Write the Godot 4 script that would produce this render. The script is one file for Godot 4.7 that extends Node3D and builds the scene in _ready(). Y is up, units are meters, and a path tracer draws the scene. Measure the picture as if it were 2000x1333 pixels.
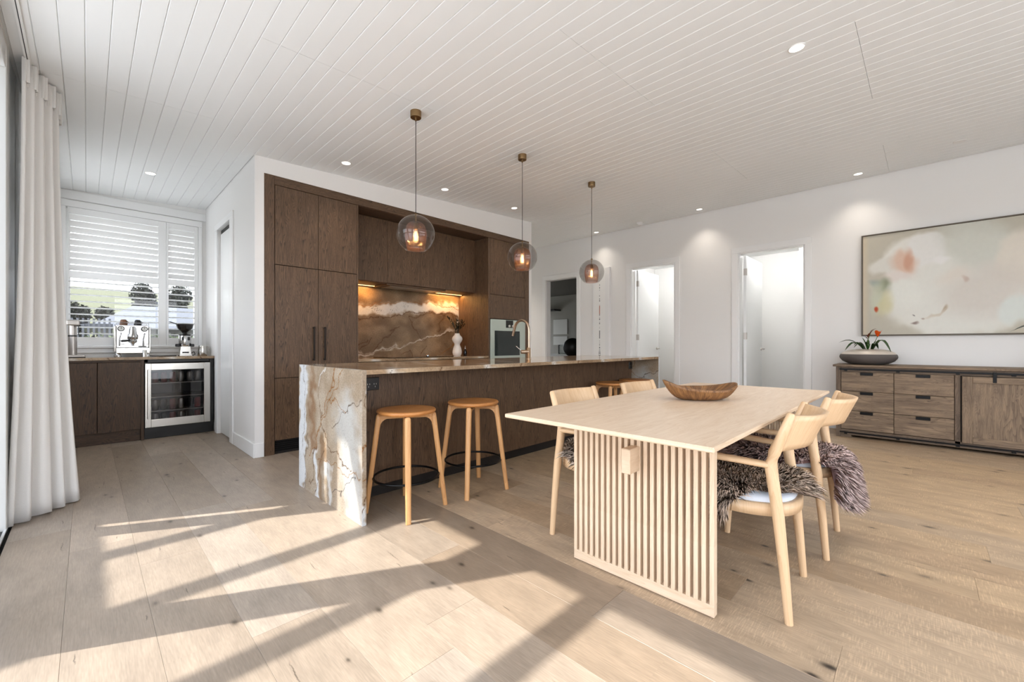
extends Node3D
# Open-plan kitchen and dining room. Camera at the origin corner, x along the kitchen wall, -z towards the back of the house.

var M := {}
var X := Transform3D.IDENTITY
var rng := RandomNumberGenerator.new()
const CEIL_A := 2.8134
const CEIL_B := 0.045
const WX := -0.32      # door wall (inner face)
const RX := 6.71       # wall with the doorways
const KZ := -4.494     # kitchen wall
const NZ := -6.806     # window wall of the coffee nook
const BZ := 3.2        # wall behind the camera


func ceil_y(x: float) -> float:
	return CEIL_A + CEIL_B * x


func _ready() -> void:
	setup_view()
	rng.seed = 7
	make_materials()
	build_shell()
	build_ceiling()
	build_floor()
	build_doors_left()
	build_nook_window()
	build_right_wall()
	build_kitchen()
	build_island()
	build_table()
	build_chairs()
	build_stools()
	build_pendants()
	build_downlights()
	build_sideboard()
	build_nook()
	build_curtain()
	build_outside()


# ---------------------------------------------------------------- camera, sky, sun, exposure
func setup_view() -> void:
	var cam := Camera3D.new()
	cam.name = "camera"
	add_child(cam)
	cam.position = Vector3(0, 1.0718, 0)
	cam.rotation.y = -0.7943
	cam.keep_aspect = Camera3D.KEEP_HEIGHT
	var near := 0.05
	cam.set_frustum(2.0 * 666.5 / 816.16 * near, Vector2(0, 6.93 / 816.16 * near), near, 900.0)
	cam.current = true

	var sky_mat := ProceduralSkyMaterial.new()
	sky_mat.sky_top_color = Color(0.83, 0.865, 0.925)
	sky_mat.sky_horizon_color = Color(0.945, 0.95, 0.96)
	sky_mat.sky_curve = 0.14
	sky_mat.ground_bottom_color = Color(0.45, 0.44, 0.41)
	sky_mat.ground_horizon_color = Color(0.62, 0.62, 0.60)
	sky_mat.sun_angle_max = 8.0
	var sky := Sky.new()
	sky.sky_material = sky_mat
	var env := Environment.new()
	env.background_mode = Environment.BG_SKY
	env.sky = sky
	env.background_energy_multiplier = 4.4
	env.tonemap_mode = Environment.TONE_MAPPER_LINEAR
	env.tonemap_exposure = 1.5
	env.sdfgi_enabled = true
	env.ssao_enabled = true
	env.ssil_enabled = true
	var we := WorldEnvironment.new()
	we.name = "world_environment"
	we.environment = env
	add_child(we)

	var sun := DirectionalLight3D.new()
	sun.name = "sun"
	sun.light_color = Color(1.0, 0.99, 0.97)
	sun.light_energy = 1.9
	sun.light_angular_distance = 0.6
	sun.shadow_enabled = true
	sun.sky_mode = DirectionalLight3D.SKY_MODE_LIGHT_ONLY
	add_child(sun)
	sun.look_at_from_position(Vector3(-6, 8, -3.2), Vector3(-6, 8, -3.2) + Vector3(1, -1.33, 0.53))


# ---------------------------------------------------------------- shape helpers
func ms() -> SurfaceTool:
	var st := SurfaceTool.new()
	st.begin(Mesh.PRIMITIVE_TRIANGLES)
	return st


func commit(st: SurfaceTool, m: Material) -> ArrayMesh:
	st.generate_normals()
	var mesh: ArrayMesh = st.commit()
	mesh.surface_set_material(0, m)
	return mesh


func put(called: String, mesh: Mesh, parent: Node = self) -> MeshInstance3D:
	var mi := MeshInstance3D.new()
	mi.name = called
	mi.mesh = mesh
	parent.add_child(mi, true)
	return mi


func obj(called: String, st: SurfaceTool, m: Material, parent: Node = self) -> MeshInstance3D:
	return put(called, commit(st, m), parent)


func tag(o: Node, label: String, category: String, group := "") -> Node:
	o.set_meta("label", label)
	o.set_meta("category", category)
	if group != "":
		o.set_meta("group", group)
	return o


func thing(called: String, label: String, category: String, at := Vector3.ZERO, turn := 0.0, group := "") -> Node3D:
	var o := Node3D.new()
	o.name = called
	add_child(o, true)
	o.position = at
	o.rotation.y = turn
	tag(o, label, category, group)
	return o


func struct(called: String, st: SurfaceTool, m: Material, parent: Node = self) -> MeshInstance3D:
	var o := obj(called, st, m, parent)
	if parent == self:
		o.set_meta("kind", "structure")
	return o


func struct_root(called: String) -> Node3D:
	var o := Node3D.new()
	o.name = called
	add_child(o, true)
	o.set_meta("kind", "structure")
	return o


func vtx(st: SurfaceTool, p: Vector3, uv: Vector2) -> void:
	st.set_uv(uv)
	st.add_vertex(X * p)


func tri(st: SurfaceTool, a: Vector3, b: Vector3, c: Vector3, ua: Vector2, ub: Vector2, uc: Vector2) -> void:
	vtx(st, a, ua)
	vtx(st, b, ub)
	vtx(st, c, uc)


func quad(st: SurfaceTool, a: Vector3, b: Vector3, c: Vector3, d: Vector3, n: Vector3, ua := Vector2(0, 0), ub := Vector2(1, 0), uc := Vector2(1, 1), ud := Vector2(0, 1)) -> void:
	if (b - a).cross(c - a).dot(n) > 0.0:
		tri(st, a, c, b, ua, uc, ub)
		tri(st, a, d, c, ua, ud, uc)
	else:
		tri(st, a, b, c, ua, ub, uc)
		tri(st, a, c, d, ua, uc, ud)


func uvof(p: Vector3, a: int, g: int, off: Vector2) -> Vector2:
	# texture coordinates in metres: v along the grain axis g
	if a == g:
		return Vector2(p[(a + 1) % 3], p[(a + 2) % 3] * 0.3) + off
	return Vector2(p[3 - a - g], p[g]) + off


func box(st: SurfaceTool, c: Vector3, s: Vector3, b := 0.0, g := 1, off := Vector2.ZERO) -> void:
	var h := s * 0.5
	st.set_smooth_group(-1)
	for a in 3:
		var i := (a + 1) % 3
		var j := (a + 2) % 3
		for sg in [-1.0, 1.0]:
			var ps: Array[Vector3] = []
			var us: Array[Vector2] = []
			for k in [[-1, -1], [1, -1], [1, 1], [-1, 1]]:
				var p := Vector3.ZERO
				p[a] = sg * h[a]
				p[i] = k[0] * (h[i] - b)
				p[j] = k[1] * (h[j] - b)
				ps.append(c + p)
				us.append(uvof(c + p, a, g, off))
			var n := Vector3.ZERO
			n[a] = sg
			quad(st, ps[0], ps[1], ps[2], ps[3], n, us[0], us[1], us[2], us[3])
	if b <= 0.0:
		return
	for a in 3:      # edges along axis a
		var i := (a + 1) % 3
		var j := (a + 2) % 3
		for si in [-1.0, 1.0]:
			for sj in [-1.0, 1.0]:
				var ps: Array[Vector3] = []
				for k in [[-1, 0], [1, 0], [1, 1], [-1, 1]]:
					var p := Vector3.ZERO
					p[a] = k[0] * (h[a] - b)
					p[i] = si * (h[i] - (b if k[1] == 1 else 0.0))
					p[j] = sj * (h[j] - (0.0 if k[1] == 1 else b))
					ps.append(c + p)
				var n := Vector3.ZERO
				n[i] = si
				n[j] = sj
				var ax := i if i != g else j
				quad(st, ps[0], ps[1], ps[2], ps[3], n, uvof(ps[0], ax, g, off), uvof(ps[1], ax, g, off), uvof(ps[2], ax, g, off), uvof(ps[3], ax, g, off))
	for sx in [-1.0, 1.0]:
		for sy in [-1.0, 1.0]:
			for sz in [-1.0, 1.0]:
				var sv := Vector3(sx, sy, sz)
				var p0 := c + sv * Vector3(h.x, h.y - b, h.z - b)
				var p1 := c + sv * Vector3(h.x - b, h.y, h.z - b)
				var p2 := c + sv * Vector3(h.x - b, h.y - b, h.z)
				if (p1 - p0).cross(p2 - p0).dot(sv) > 0.0:
					var t := p1
					p1 = p2
					p2 = t
				tri(st, p0, p1, p2, uvof(p0, 0, 1, off), uvof(p1, 0, 1, off), uvof(p2, 0, 1, off))


# box by its two corners
func bb(st: SurfaceTool, lo: Vector3, hi: Vector3, b := 0.0, g := 1, off := Vector2.ZERO) -> void:
	box(st, (lo + hi) * 0.5, (hi - lo).abs(), b, g, off)


# patch of a grid of points, wound so that its front looks towards "out" from the centre
func grid(st: SurfaceTool, P: Array, flip := false, us := 1.0, vs := 1.0, wrap := false) -> void:
	st.set_smooth_group(0)
	var nr := P.size()
	for r in nr - 1:
		var A: Array = P[r]
		var B: Array = P[r + 1]
		var n := A.size()
		for k in (n if wrap else n - 1):
			var k2 := (k + 1) % n
			var u0 := us * k / float(n - 1)
			var u1 := us * (k + 1) / float(n - 1)
			var v0 := vs * r / float(nr - 1)
			var v1 := vs * (r + 1) / float(nr - 1)
			var a: Vector3 = A[k]
			var b: Vector3 = A[k2]
			var c: Vector3 = B[k2]
			var d: Vector3 = B[k]
			if flip:
				tri(st, a, c, b, Vector2(u0, v0), Vector2(u1, v1), Vector2(u1, v0))
				tri(st, a, d, c, Vector2(u0, v0), Vector2(u0, v1), Vector2(u1, v1))
			else:
				tri(st, a, b, c, Vector2(u0, v0), Vector2(u1, v0), Vector2(u1, v1))
				tri(st, a, c, d, Vector2(u0, v0), Vector2(u1, v1), Vector2(u0, v1))


func fan(st: SurfaceTool, ring: Array, n: Vector3, smooth := false) -> void:
	st.set_smooth_group(0 if smooth else -1)
	var c := Vector3.ZERO
	for p in ring:
		c += p
	c /= ring.size()
	for k in ring.size():
		var a: Vector3 = ring[k]
		var b: Vector3 = ring[(k + 1) % ring.size()]
		if (a - c).cross(b - c).dot(n) > 0.0:
			tri(st, c, b, a, Vector2(c.x, c.z), Vector2(b.x, b.z), Vector2(a.x, a.z))
		else:
			tri(st, c, a, b, Vector2(c.x, c.z), Vector2(a.x, a.z), Vector2(b.x, b.z))


# body of revolution about the vertical through c; prof = [[radius, y], ...] from bottom to top for outer surfaces
func lathe(st: SurfaceTool, prof: Array, c := Vector3.ZERO, seg := 24, ripple := 0.0, ribs := 0, uscale := 1.0) -> void:
	var P := []
	for q in prof:
		var ring := []
		for k in seg:
			var a := TAU * k / seg
			var r: float = q[0]
			if ribs > 0:
				r *= 1.0 + ripple * cos(a * ribs)
			ring.append(c + Vector3(cos(a) * r, q[1], sin(a) * r))
		P.append(ring)
	grid(st, P, false, uscale, 1.0, true)
	if prof[0][0] > 0.0005:
		fan(st, P[0], Vector3.DOWN)
	if prof[-1][0] > 0.0005:
		fan(st, P[-1], Vector3.UP)


func lathe_open(st: SurfaceTool, prof: Array, c := Vector3.ZERO, seg := 24, ripple := 0.0, ribs := 0) -> void:
	var P := []
	for q in prof:
		var ring := []
		for k in seg:
			var a := TAU * k / seg
			var r: float = q[0]
			if ribs > 0:
				r *= 1.0 + ripple * cos(a * ribs)
			ring.append(c + Vector3(cos(a) * r, q[1], sin(a) * r))
		P.append(ring)
	grid(st, P, false, 1.0, 1.0, true)


# swept bar: pts with radii; section is a superellipse of aspect sx (sideways) by sy (along up)
func tube(st: SurfaceTool, pts: Array, rad: Array, seg := 12, up := Vector3.UP, sx := 1.0, sy := 1.0, power := 2.0, caps := true) -> void:
	var P := []
	var n := pts.size()
	var run := 0.0
	for k in n:
		var t: Vector3
		if k == 0:
			t = pts[1] - pts[0]
		elif k == n - 1:
			t = pts[n - 1] - pts[n - 2]
		else:
			t = (pts[k + 1] - pts[k]).normalized() + (pts[k] - pts[k - 1]).normalized()
		t = t.normalized()
		var uu := up
		if absf(t.dot(uu)) > 0.98:
			uu = Vector3.RIGHT
		var side := t.cross(uu).normalized()
		var nn := side.cross(t).normalized()
		var r: float = rad[mini(k, rad.size() - 1)]
		var ring := []
		for q in seg:
			var a := TAU * q / seg
			var ca := cos(a)
			var sa := sin(a)
			var e := 2.0 / power
			ring.append(pts[k] + side * signf(ca) * pow(absf(ca), e) * r * sx + nn * signf(sa) * pow(absf(sa), e) * r * sy)
		P.append(ring)
	for k in n - 1:
		run += (pts[k + 1] - pts[k]).length()
	grid(st, P, false, TAU * float(rad[0]), run, true)
	if caps:
		fan(st, P[0], pts[0] - pts[1])
		fan(st, P[n - 1], pts[n - 1] - pts[n - 2])


# polygon in the plane spanned by ax and ay through o, pushed along az by depth
func prism(st: SurfaceTool, poly: Array, o: Vector3, ax: Vector3, ay: Vector3, az: Vector3, depth: float) -> void:
	st.set_smooth_group(-1)
	var pv := PackedVector2Array(poly)
	var idx := Geometry2D.triangulate_polygon(pv)
	for e in 2:
		var n := az if e == 1 else -az
		for k in range(0, idx.size(), 3):
			var q: Array[Vector3] = []
			var w: Array[Vector2] = []
			for m in 3:
				var p: Vector2 = pv[idx[k + m]]
				q.append(o + ax * p.x + ay * p.y + az * depth * e)
				w.append(p)
			if (q[1] - q[0]).cross(q[2] - q[0]).dot(n) > 0.0:
				tri(st, q[0], q[2], q[1], w[0], w[2], w[1])
			else:
				tri(st, q[0], q[1], q[2], w[0], w[1], w[2])
	var area := 0.0
	for k in pv.size():
		var a := pv[k]
		var b := pv[(k + 1) % pv.size()]
		area += a.x * b.y - b.x * a.y
	for k in pv.size():
		var a := pv[k]
		var b := pv[(k + 1) % pv.size()]
		var en := Vector2(b.y - a.y, a.x - b.x) * signf(area)
		var n := ax * en.x + ay * en.y
		var pa := o + ax * a.x + ay * a.y
		var pb := o + ax * b.x + ay * b.y
		quad(st, pa, pb, pb + az * depth, pa + az * depth, n, Vector2(0, a.y), Vector2(0.02, b.y), Vector2(0.02 + depth, b.y), Vector2(depth, a.y))


# a sheet of points given a thickness along the normals (N in the same layout)
func slab_grid(st: SurfaceTool, P: Array, N: Array, t: float, us := 1.0, vs := 1.0) -> void:
	var A := []
	var B := []
	for r in P.size():
		var ra := []
		var rb := []
		for k in P[r].size():
			ra.append(P[r][k] + N[r][k] * t * 0.5)
			rb.append(P[r][k] - N[r][k] * t * 0.5)
		A.append(ra)
		B.append(rb)
	grid(st, A, true, us, vs)
	grid(st, B, false, us, vs)
	var last: int = P.size() - 1
	var lc: int = P[0].size() - 1
	grid(st, [B[0], A[0]], true, us, 0.02)
	grid(st, [A[last], B[last]], true, us, 0.02)
	var la := []
	var lb := []
	var ra2 := []
	var rb2 := []
	for r in P.size():
		la.append(A[r][0])
		lb.append(B[r][0])
		ra2.append(A[r][lc])
		rb2.append(B[r][lc])
	grid(st, [la, lb], true, vs, 0.02)
	grid(st, [rb2, ra2], true, vs, 0.02)


func leaf_blade(st: SurfaceTool, base: Vector3, tip: Vector3, w: float, droop: float, up := Vector3.UP) -> void:
	var dir := tip - base
	var side := dir.cross(up).normalized()
	var L := []
	for k in 8:
		var t := k / 7.0
		var p := base + dir * t + up * (droop * sin(t * PI))
		var ww := w * pow(sin(PI * (0.06 + 0.94 * t)), 0.8) * 0.5
		if k == 7:
			ww = 0.0004
		L.append([p - side * ww + up * ww * 0.35, p, p + side * ww + up * ww * 0.35])
	grid(st, L, false, 1.0, 1.0)


# ---------------------------------------------------------------- materials
func mat(called: String, c: Color, rough := 0.5, metal := 0.0) -> StandardMaterial3D:
	var m := StandardMaterial3D.new()
	m.resource_name = called
	m.albedo_color = c
	m.roughness = rough
	m.metallic = metal
	M[called] = m
	return m


func textured(called: String, tex: Texture2D, w: float, h: float, tint := Color.WHITE, rough := 0.5) -> StandardMaterial3D:
	var m := mat(called, tint, rough)
	m.albedo_texture = tex
	m.uv1_scale = Vector3(1.0 / w, 1.0 / h, 1.0)
	return m


func glow(called: String, c: Color, energy: float) -> StandardMaterial3D:
	var m := mat(called, c)
	m.emission_enabled = true
	m.emission = c
	m.emission_energy_multiplier = energy
	return m


func noise_bytes(w: int, h: int, sd: int, freq: float, oct := 3, sx := 1, sy := 1) -> PackedByteArray:
	# grey noise w x h, stretched sx and sy times
	var n := FastNoiseLite.new()
	n.seed = sd
	n.noise_type = FastNoiseLite.TYPE_SIMPLEX_SMOOTH
	n.frequency = freq
	n.fractal_octaves = oct
	var im := n.get_seamless_image(maxi(8, w / sx), maxi(8, h / sy), false, false, 0.1, true)
	im.convert(Image.FORMAT_L8)
	if sx != 1 or sy != 1:
		im.resize(w, h, Image.INTERPOLATE_CUBIC)
	return im.get_data()


func to_tex(w: int, h: int, d: PackedByteArray) -> ImageTexture:
	return ImageTexture.create_from_image(Image.create_from_data(w, h, false, Image.FORMAT_RGB8, d))


# sawn timber: light and dark are the two grain colours; flames > 0 draws cathedral figure
func wood_tex(w: int, h: int, wm: float, hm: float, sd: int, light: Color, dark: Color, flames: int, k_flame: float, fine: float, blotch: float) -> ImageTexture:
	var fine_n := noise_bytes(w, h, sd, 0.35, 3, 1, 24)
	var pore := noise_bytes(w, h, sd + 1, 0.45, 2, 1, 8)
	var soft := noise_bytes(w, h, sd + 2, 0.02, 3, 1, 4)
	var bend := noise_bytes(w, h, sd + 3, 0.012, 2, 1, 3)
	var d := PackedByteArray()
	d.resize(w * h * 3)
	var i := 0
	for y in h:
		var v := y / float(h) * hm
		for x in w:
			var u := x / float(w)
			var q := y * w + x
			var s := 0.0
			if flames > 0:
				var cell := u * flames
				var ci := floorf(cell)
				var du := absf(cell - ci - 0.5 + (bend[q] - 128) * 0.0016) * 2.0
				var f := du * du * k_flame * 2.2 + du * k_flame + (v * 3.1 if int(ci) % 2 == 0 else v * 2.7) + (bend[q] + soft[q]) * 0.0055
				var b := f - floorf(f)
				s = b * b * b * (1.0 - 0.5 * du)
			var t := clampf(0.55 * s + fine * (fine_n[q] - 118) / 128.0 + 0.5 * fine * (pore[q] - 128) / 128.0 + blotch * (soft[q] - 128) / 128.0 + 0.25, 0.0, 1.0)
			d[i] = int(255.0 * lerpf(light.r, dark.r, t))
			d[i + 1] = int(255.0 * lerpf(light.g, dark.g, t))
			d[i + 2] = int(255.0 * lerpf(light.b, dark.b, t))
			i += 3
	return to_tex(w, h, d)


# pale brushed oak boards with knots and short dark checks; sawn adds cross cut saw marks
func floor_tex(w: int, h: int, sd: int, sawn: bool) -> ImageTexture:
	var fine_n := noise_bytes(w, h, sd, 0.30, 3, 1, 20)
	var pore := noise_bytes(w, h, sd + 1, 0.5, 2, 1, 10)
	var soft := noise_bytes(w, h, sd + 2, 0.018, 3, 1, 3)
	var cross := noise_bytes(w, h, sd + 4, 0.33, 2, 12, 1)
	var patch := noise_bytes(w, h, sd + 5, 0.012, 2, 1, 2)
	var r := RandomNumberGenerator.new()
	r.seed = sd
	var dark := PackedFloat32Array()
	dark.resize(w * h)
	for k in 9:          # knots
		var cx := r.randi_range(0, w - 1)
		var cy := r.randi_range(0, h - 1)
		var ra := r.randf_range(3.0, 8.0)
		var strong := r.randf_range(0.35, 1.0)
		for y in range(-60, 61):
			for x in range(-22, 23):
				var e := sqrt(x * x + y * y * 0.30) / ra
				var g := exp(-e * e * 1.2) * strong + 0.22 * exp(-absf(x) / (ra * 1.5)) * exp(-absf(y) / 26.0) * strong
				var q := posmod(cy + y, h) * w + posmod(cx + x, w)
				dark[q] = minf(1.0, dark[q] + g)
	for k in 12:          # checks
		var cx := r.randi_range(0, w - 1)
		var cy := r.randi_range(0, h - 1)
		var ln := r.randi_range(20, 90)
		var fx := float(cx)
		for y in ln:
			fx += r.randf_range(-0.5, 0.5)
			var q := posmod(cy + y, h) * w + posmod(int(fx), w)
			var taper := sin(PI * y / ln)
			dark[q] = maxf(dark[q], 0.75 * taper)
			var q2 := posmod(cy + y, h) * w + posmod(int(fx) + 1, w)
			dark[q2] = maxf(dark[q2], 0.35 * taper)
	var d := PackedByteArray()
	d.resize(w * h * 3)
	var i := 0
	for q in w * h:
		var g := (fine_n[q] - 124) / 128.0 * 0.07 + (pore[q] - 128) / 128.0 * 0.05 + (soft[q] - 128) / 128.0 * 0.06
		if sawn:
			var c := (cross[q] - 128) / 128.0
			g += -0.20 * maxf(0.0, c) * clampf((patch[q] - 90) / 60.0, 0.0, 1.0) + 0.05
		var k := clampf(1.0 - g, 0.5, 1.25)
		var dk := dark[q]
		d[i] = clampi(int(lerpf((183.0 if sawn else 155.0) * k, 60.0, dk)), 0, 255)
		d[i + 1] = clampi(int(lerpf((163.0 if sawn else 142.0) * k, 53.0, dk)), 0, 255)
		d[i + 2] = clampi(int(lerpf((139.0 if sawn else 128.0) * k, 46.0, dk)), 0, 255)
		i += 3
	return to_tex(w, h, d)


func seg_dist(p: Vector2, a: Vector2, b: Vector2) -> float:
	var ab := b - a
	var t := clampf((p - a).dot(ab) / ab.length_squared(), 0.0, 1.0)
	return (p - a - ab * t).length()


# veined stone. bands: [a, b, halfwidth, colour, softness]; veins: [points, width, colour, strength]
func stone_tex(w: int, h: int, sd: int, base: Color, alt: Color, bands: Array, veins: Array, speck: float, gain := 1.0) -> ImageTexture:
	var big := noise_bytes(w, h, sd, 0.007, 3)
	var wx := noise_bytes(w, h, sd + 1, 0.012, 3)
	var wy := noise_bytes(w, h, sd + 2, 0.012, 3)
	var fine_n := noise_bytes(w, h, sd + 3, 0.14, 3)
	var crack := noise_bytes(w, h, sd + 4, 0.016, 2)
	var col := PackedFloat32Array()
	col.resize(w * h * 3)
	for q in w * h:
		var t := clampf((big[q] - 60) / 135.0, 0.0, 1.0)
		var f := (fine_n[q] - 128) / 128.0
		# hairline veins along a level of the slow noise
		var hair := maxf(0.0, 1.0 - absf(crack[q] - 128) * 0.55) * speck
		var k := 1.0 + f * 0.10
		col[q * 3] = lerpf(base.r, alt.r, t) * k * (1.0 - 0.35 * hair)
		col[q * 3 + 1] = lerpf(base.g, alt.g, t) * k * (1.0 - 0.45 * hair)
		col[q * 3 + 2] = lerpf(base.b, alt.b, t) * k * (1.0 - 0.55 * hair)
	var asp := w / float(h)
	for bnd in bands:
		var a: Vector2 = bnd[0] * Vector2(asp, 1)
		var b: Vector2 = bnd[1] * Vector2(asp, 1)
		var c: Color = bnd[3]
		for y in h:
			for x in w:
				var q := y * w + x
				var p := Vector2(x / float(h) + (wx[q] - 128) * 0.0005, y / float(h) + (wy[q] - 128) * 0.0005)
				var dd := seg_dist(p, a, b)
				if dd > bnd[2] + bnd[4]:
					continue
				var s := smoothstep(bnd[2] + bnd[4], bnd[2] - bnd[4], dd)
				var f := (fine_n[q] - 128) / 128.0
				var sp := clampf((fine_n[q] * 0.6 + wx[q] * 0.4 - 168) / 16.0, 0.0, 1.0) * speck
				for m in 3:
					col[q * 3 + m] = lerpf(col[q * 3 + m], c[m] * (1.0 + 0.06 * f) * (1.0 - 0.6 * sp), s)
	for vn in veins:
		var pts: Array = vn[0]
		var c: Color = vn[2]
		for k in pts.size() - 1:
			var a: Vector2 = pts[k] * Vector2(asp, 1)
			var b: Vector2 = pts[k + 1] * Vector2(asp, 1)
			var wd: float = vn[1]
			var m := wd * 3.0 + 0.07
			var x0 := maxi(0, int((minf(a.x, b.x) - m) * h))
			var x1 := mini(w - 1, int((maxf(a.x, b.x) + m) * h))
			var y0 := maxi(0, int((minf(a.y, b.y) - m) * h))
			var y1 := mini(h - 1, int((maxf(a.y, b.y) + m) * h))
			for y in range(y0, y1 + 1):
				for x in range(x0, x1 + 1):
					var q := y * w + x
					var p := Vector2(x / float(h) + (wx[q] - 128) * 0.00035, y / float(h) + (wy[q] - 128) * 0.00035)
					var dd := seg_dist(p, a, b)
					if dd > wd * 3.0:
						continue
					var s := exp(-dd * dd / (wd * wd)) * float(vn[3]) * clampf(0.55 + (fine_n[q] - 110) / 90.0, 0.15, 1.0)
					for n in 3:
						col[q * 3 + n] = lerpf(col[q * 3 + n], c[n], s)
	var d := PackedByteArray()
	d.resize(w * h * 3)
	for i in w * h * 3:
		d[i] = clampi(int(col[i] * 255.0 * gain), 0, 255)
	return to_tex(w, h, d)


# soft abstract painting: blurred ellipses laid over a ground
func paint_tex(w: int, h: int) -> ImageTexture:
	var wx := noise_bytes(w, h, 71, 0.010, 3)
	var wy := noise_bytes(w, h, 72, 0.010, 3)
	var br := noise_bytes(w, h, 73, 0.05, 3)
	var ground := Color(0.735, 0.715, 0.655)
	var col := PackedFloat32Array()
	col.resize(w * h * 3)
	for q in w * h:
		var e := clampf(1.0 - (q % w) / float(w) / 0.05, 0.0, 1.0)
		col[q * 3] = lerpf(ground.r, 0.82, e * 0.7)
		col[q * 3 + 1] = lerpf(ground.g, 0.755, e * 0.7)
		col[q * 3 + 2] = lerpf(ground.b, 0.64, e * 0.7)
	# [centre u, centre v, radius u, radius v, turn, colour, edge softness, strength]
	var blobs := [
		[0.60, 0.55, 0.52, 0.47, 0.0, Color(0.850, 0.845, 0.805), 0.10, 1.0],
		[0.55, 0.60, 0.43, 0.40, 0.1, Color(0.868, 0.866, 0.835), 0.14, 1.0],
		[0.30, 0.27, 0.16, 0.19, 0.0, Color(0.872, 0.866, 0.835), 0.18, 1.0],
		[0.16, 0.31, 0.11, 0.09, 0.0, Color(0.845, 0.838, 0.805), 0.25, 1.0],
		[0.12, 0.45, 0.055, 0.10, 0.0, Color(0.735, 0.715, 0.655), 0.35, 1.0],
		[0.42, 0.20, 0.13, 0.16, -0.3, Color(0.885, 0.882, 0.865), 0.16, 1.0],
		[0.72, 0.16, 0.22, 0.24, 0.5, Color(0.800, 0.805, 0.765), 0.35, 0.85],
		[0.95, 0.35, 0.12, 0.25, 0.4, Color(0.865, 0.835, 0.785), 0.25, 0.9],
		[0.78, 0.62, 0.24, 0.22, -0.2, Color(0.820, 0.795, 0.760), 0.45, 0.8],
		[0.285, 0.30, 0.085, 0.10, 0.4, Color(0.840, 0.715, 0.635), 0.45, 0.9],
		[0.315, 0.27, 0.030, 0.095, -0.25, Color(0.780, 0.590, 0.490), 0.5, 0.8],
		[0.235, 0.43, 0.10, 0.06, 0.1, Color(0.865, 0.830, 0.800), 0.5, 0.9],
		[0.14, 0.51, 0.055, 0.085, 0.3, Color(0.520, 0.545, 0.440), 0.55, 0.85],
		[0.085, 0.475, 0.03, 0.05, 0.2, Color(0.560, 0.610, 0.600), 0.6, 0.7],
		[0.10, 0.62, 0.05, 0.16, 0.1, Color(0.760, 0.775, 0.690), 0.5, 0.8],
		[0.155, 0.70, 0.05, 0.11, 0.15, Color(0.790, 0.765, 0.580), 0.6, 0.7],
		[0.30, 0.62, 0.11, 0.12, 0.2, Color(0.885, 0.890, 0.860), 0.5, 0.8],
		[0.093, 0.735, 0.014, 0.030, -0.4, Color(0.700, 0.260, 0.110), 0.5, 0.95],
		[0.545, 0.755, 0.022, 0.016, -0.5, Color(0.640, 0.560, 0.460), 0.6, 0.8],
		[0.49, 0.80, 0.07, 0.012, -0.42, Color(0.800, 0.760, 0.690), 0.7, 0.8],
		[0.35, 0.905, 0.020, 0.012, -0.1, Color(0.470, 0.400, 0.370), 0.7, 0.8],
		[0.40, 0.855, 0.012, 0.007, 0.0, Color(0.620, 0.540, 0.490), 0.7, 0.7],
		[0.345, 0.84, 0.005, 0.006, 0.0, Color(0.430, 0.410, 0.400), 0.6, 0.8],
		[0.66, 0.505, 0.024, 0.020, 0.2, Color(0.740, 0.650, 0.600), 0.6, 0.8],
		[0.60, 0.46, 0.10, 0.07, -0.4, Color(0.860, 0.825, 0.780), 0.7, 0.7],
		[0.945, 0.80, 0.10, 0.11, 0.0, Color(0.845, 0.870, 0.850), 0.3, 0.9],
		[0.52, 0.31, 0.05, 0.03, 0.0, Color(0.905, 0.900, 0.890), 0.6, 0.9],
	]
	var asp := w / float(h)
	for b in blobs:
		var c: Color = b[5]
		var cs := cos(b[4])
		var sn := sin(b[4])
		for y in h:
			for x in w:
				var q := y * w + x
				var px: float = (x / float(w) - b[0] + (wx[q] - 128) * 0.00014) * asp
				var py: float = y / float(h) - b[1] + (wy[q] - 128) * 0.0003
				var ex: float = (px * cs + py * sn) / (b[2] * asp)
				var ey: float = (-px * sn + py * cs) / b[3]
				var e := sqrt(ex * ex + ey * ey)
				if e > 1.0 + b[6]:
					continue
				var s := smoothstep(1.0 + b[6], 1.0 - b[6], e) * float(b[7])
				for m in 3:
					col[q * 3 + m] = lerpf(col[q * 3 + m], c[m], s)
	var d := PackedByteArray()
	d.resize(w * h * 3)
	for q in w * h:
		var f := 1.0 + (br[q] - 128) * 0.00006
		for m in 3:
			d[q * 3 + m] = clampi(int(col[q * 3 + m] * f * 255.0), 0, 255)
	return to_tex(w, h, d)


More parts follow.
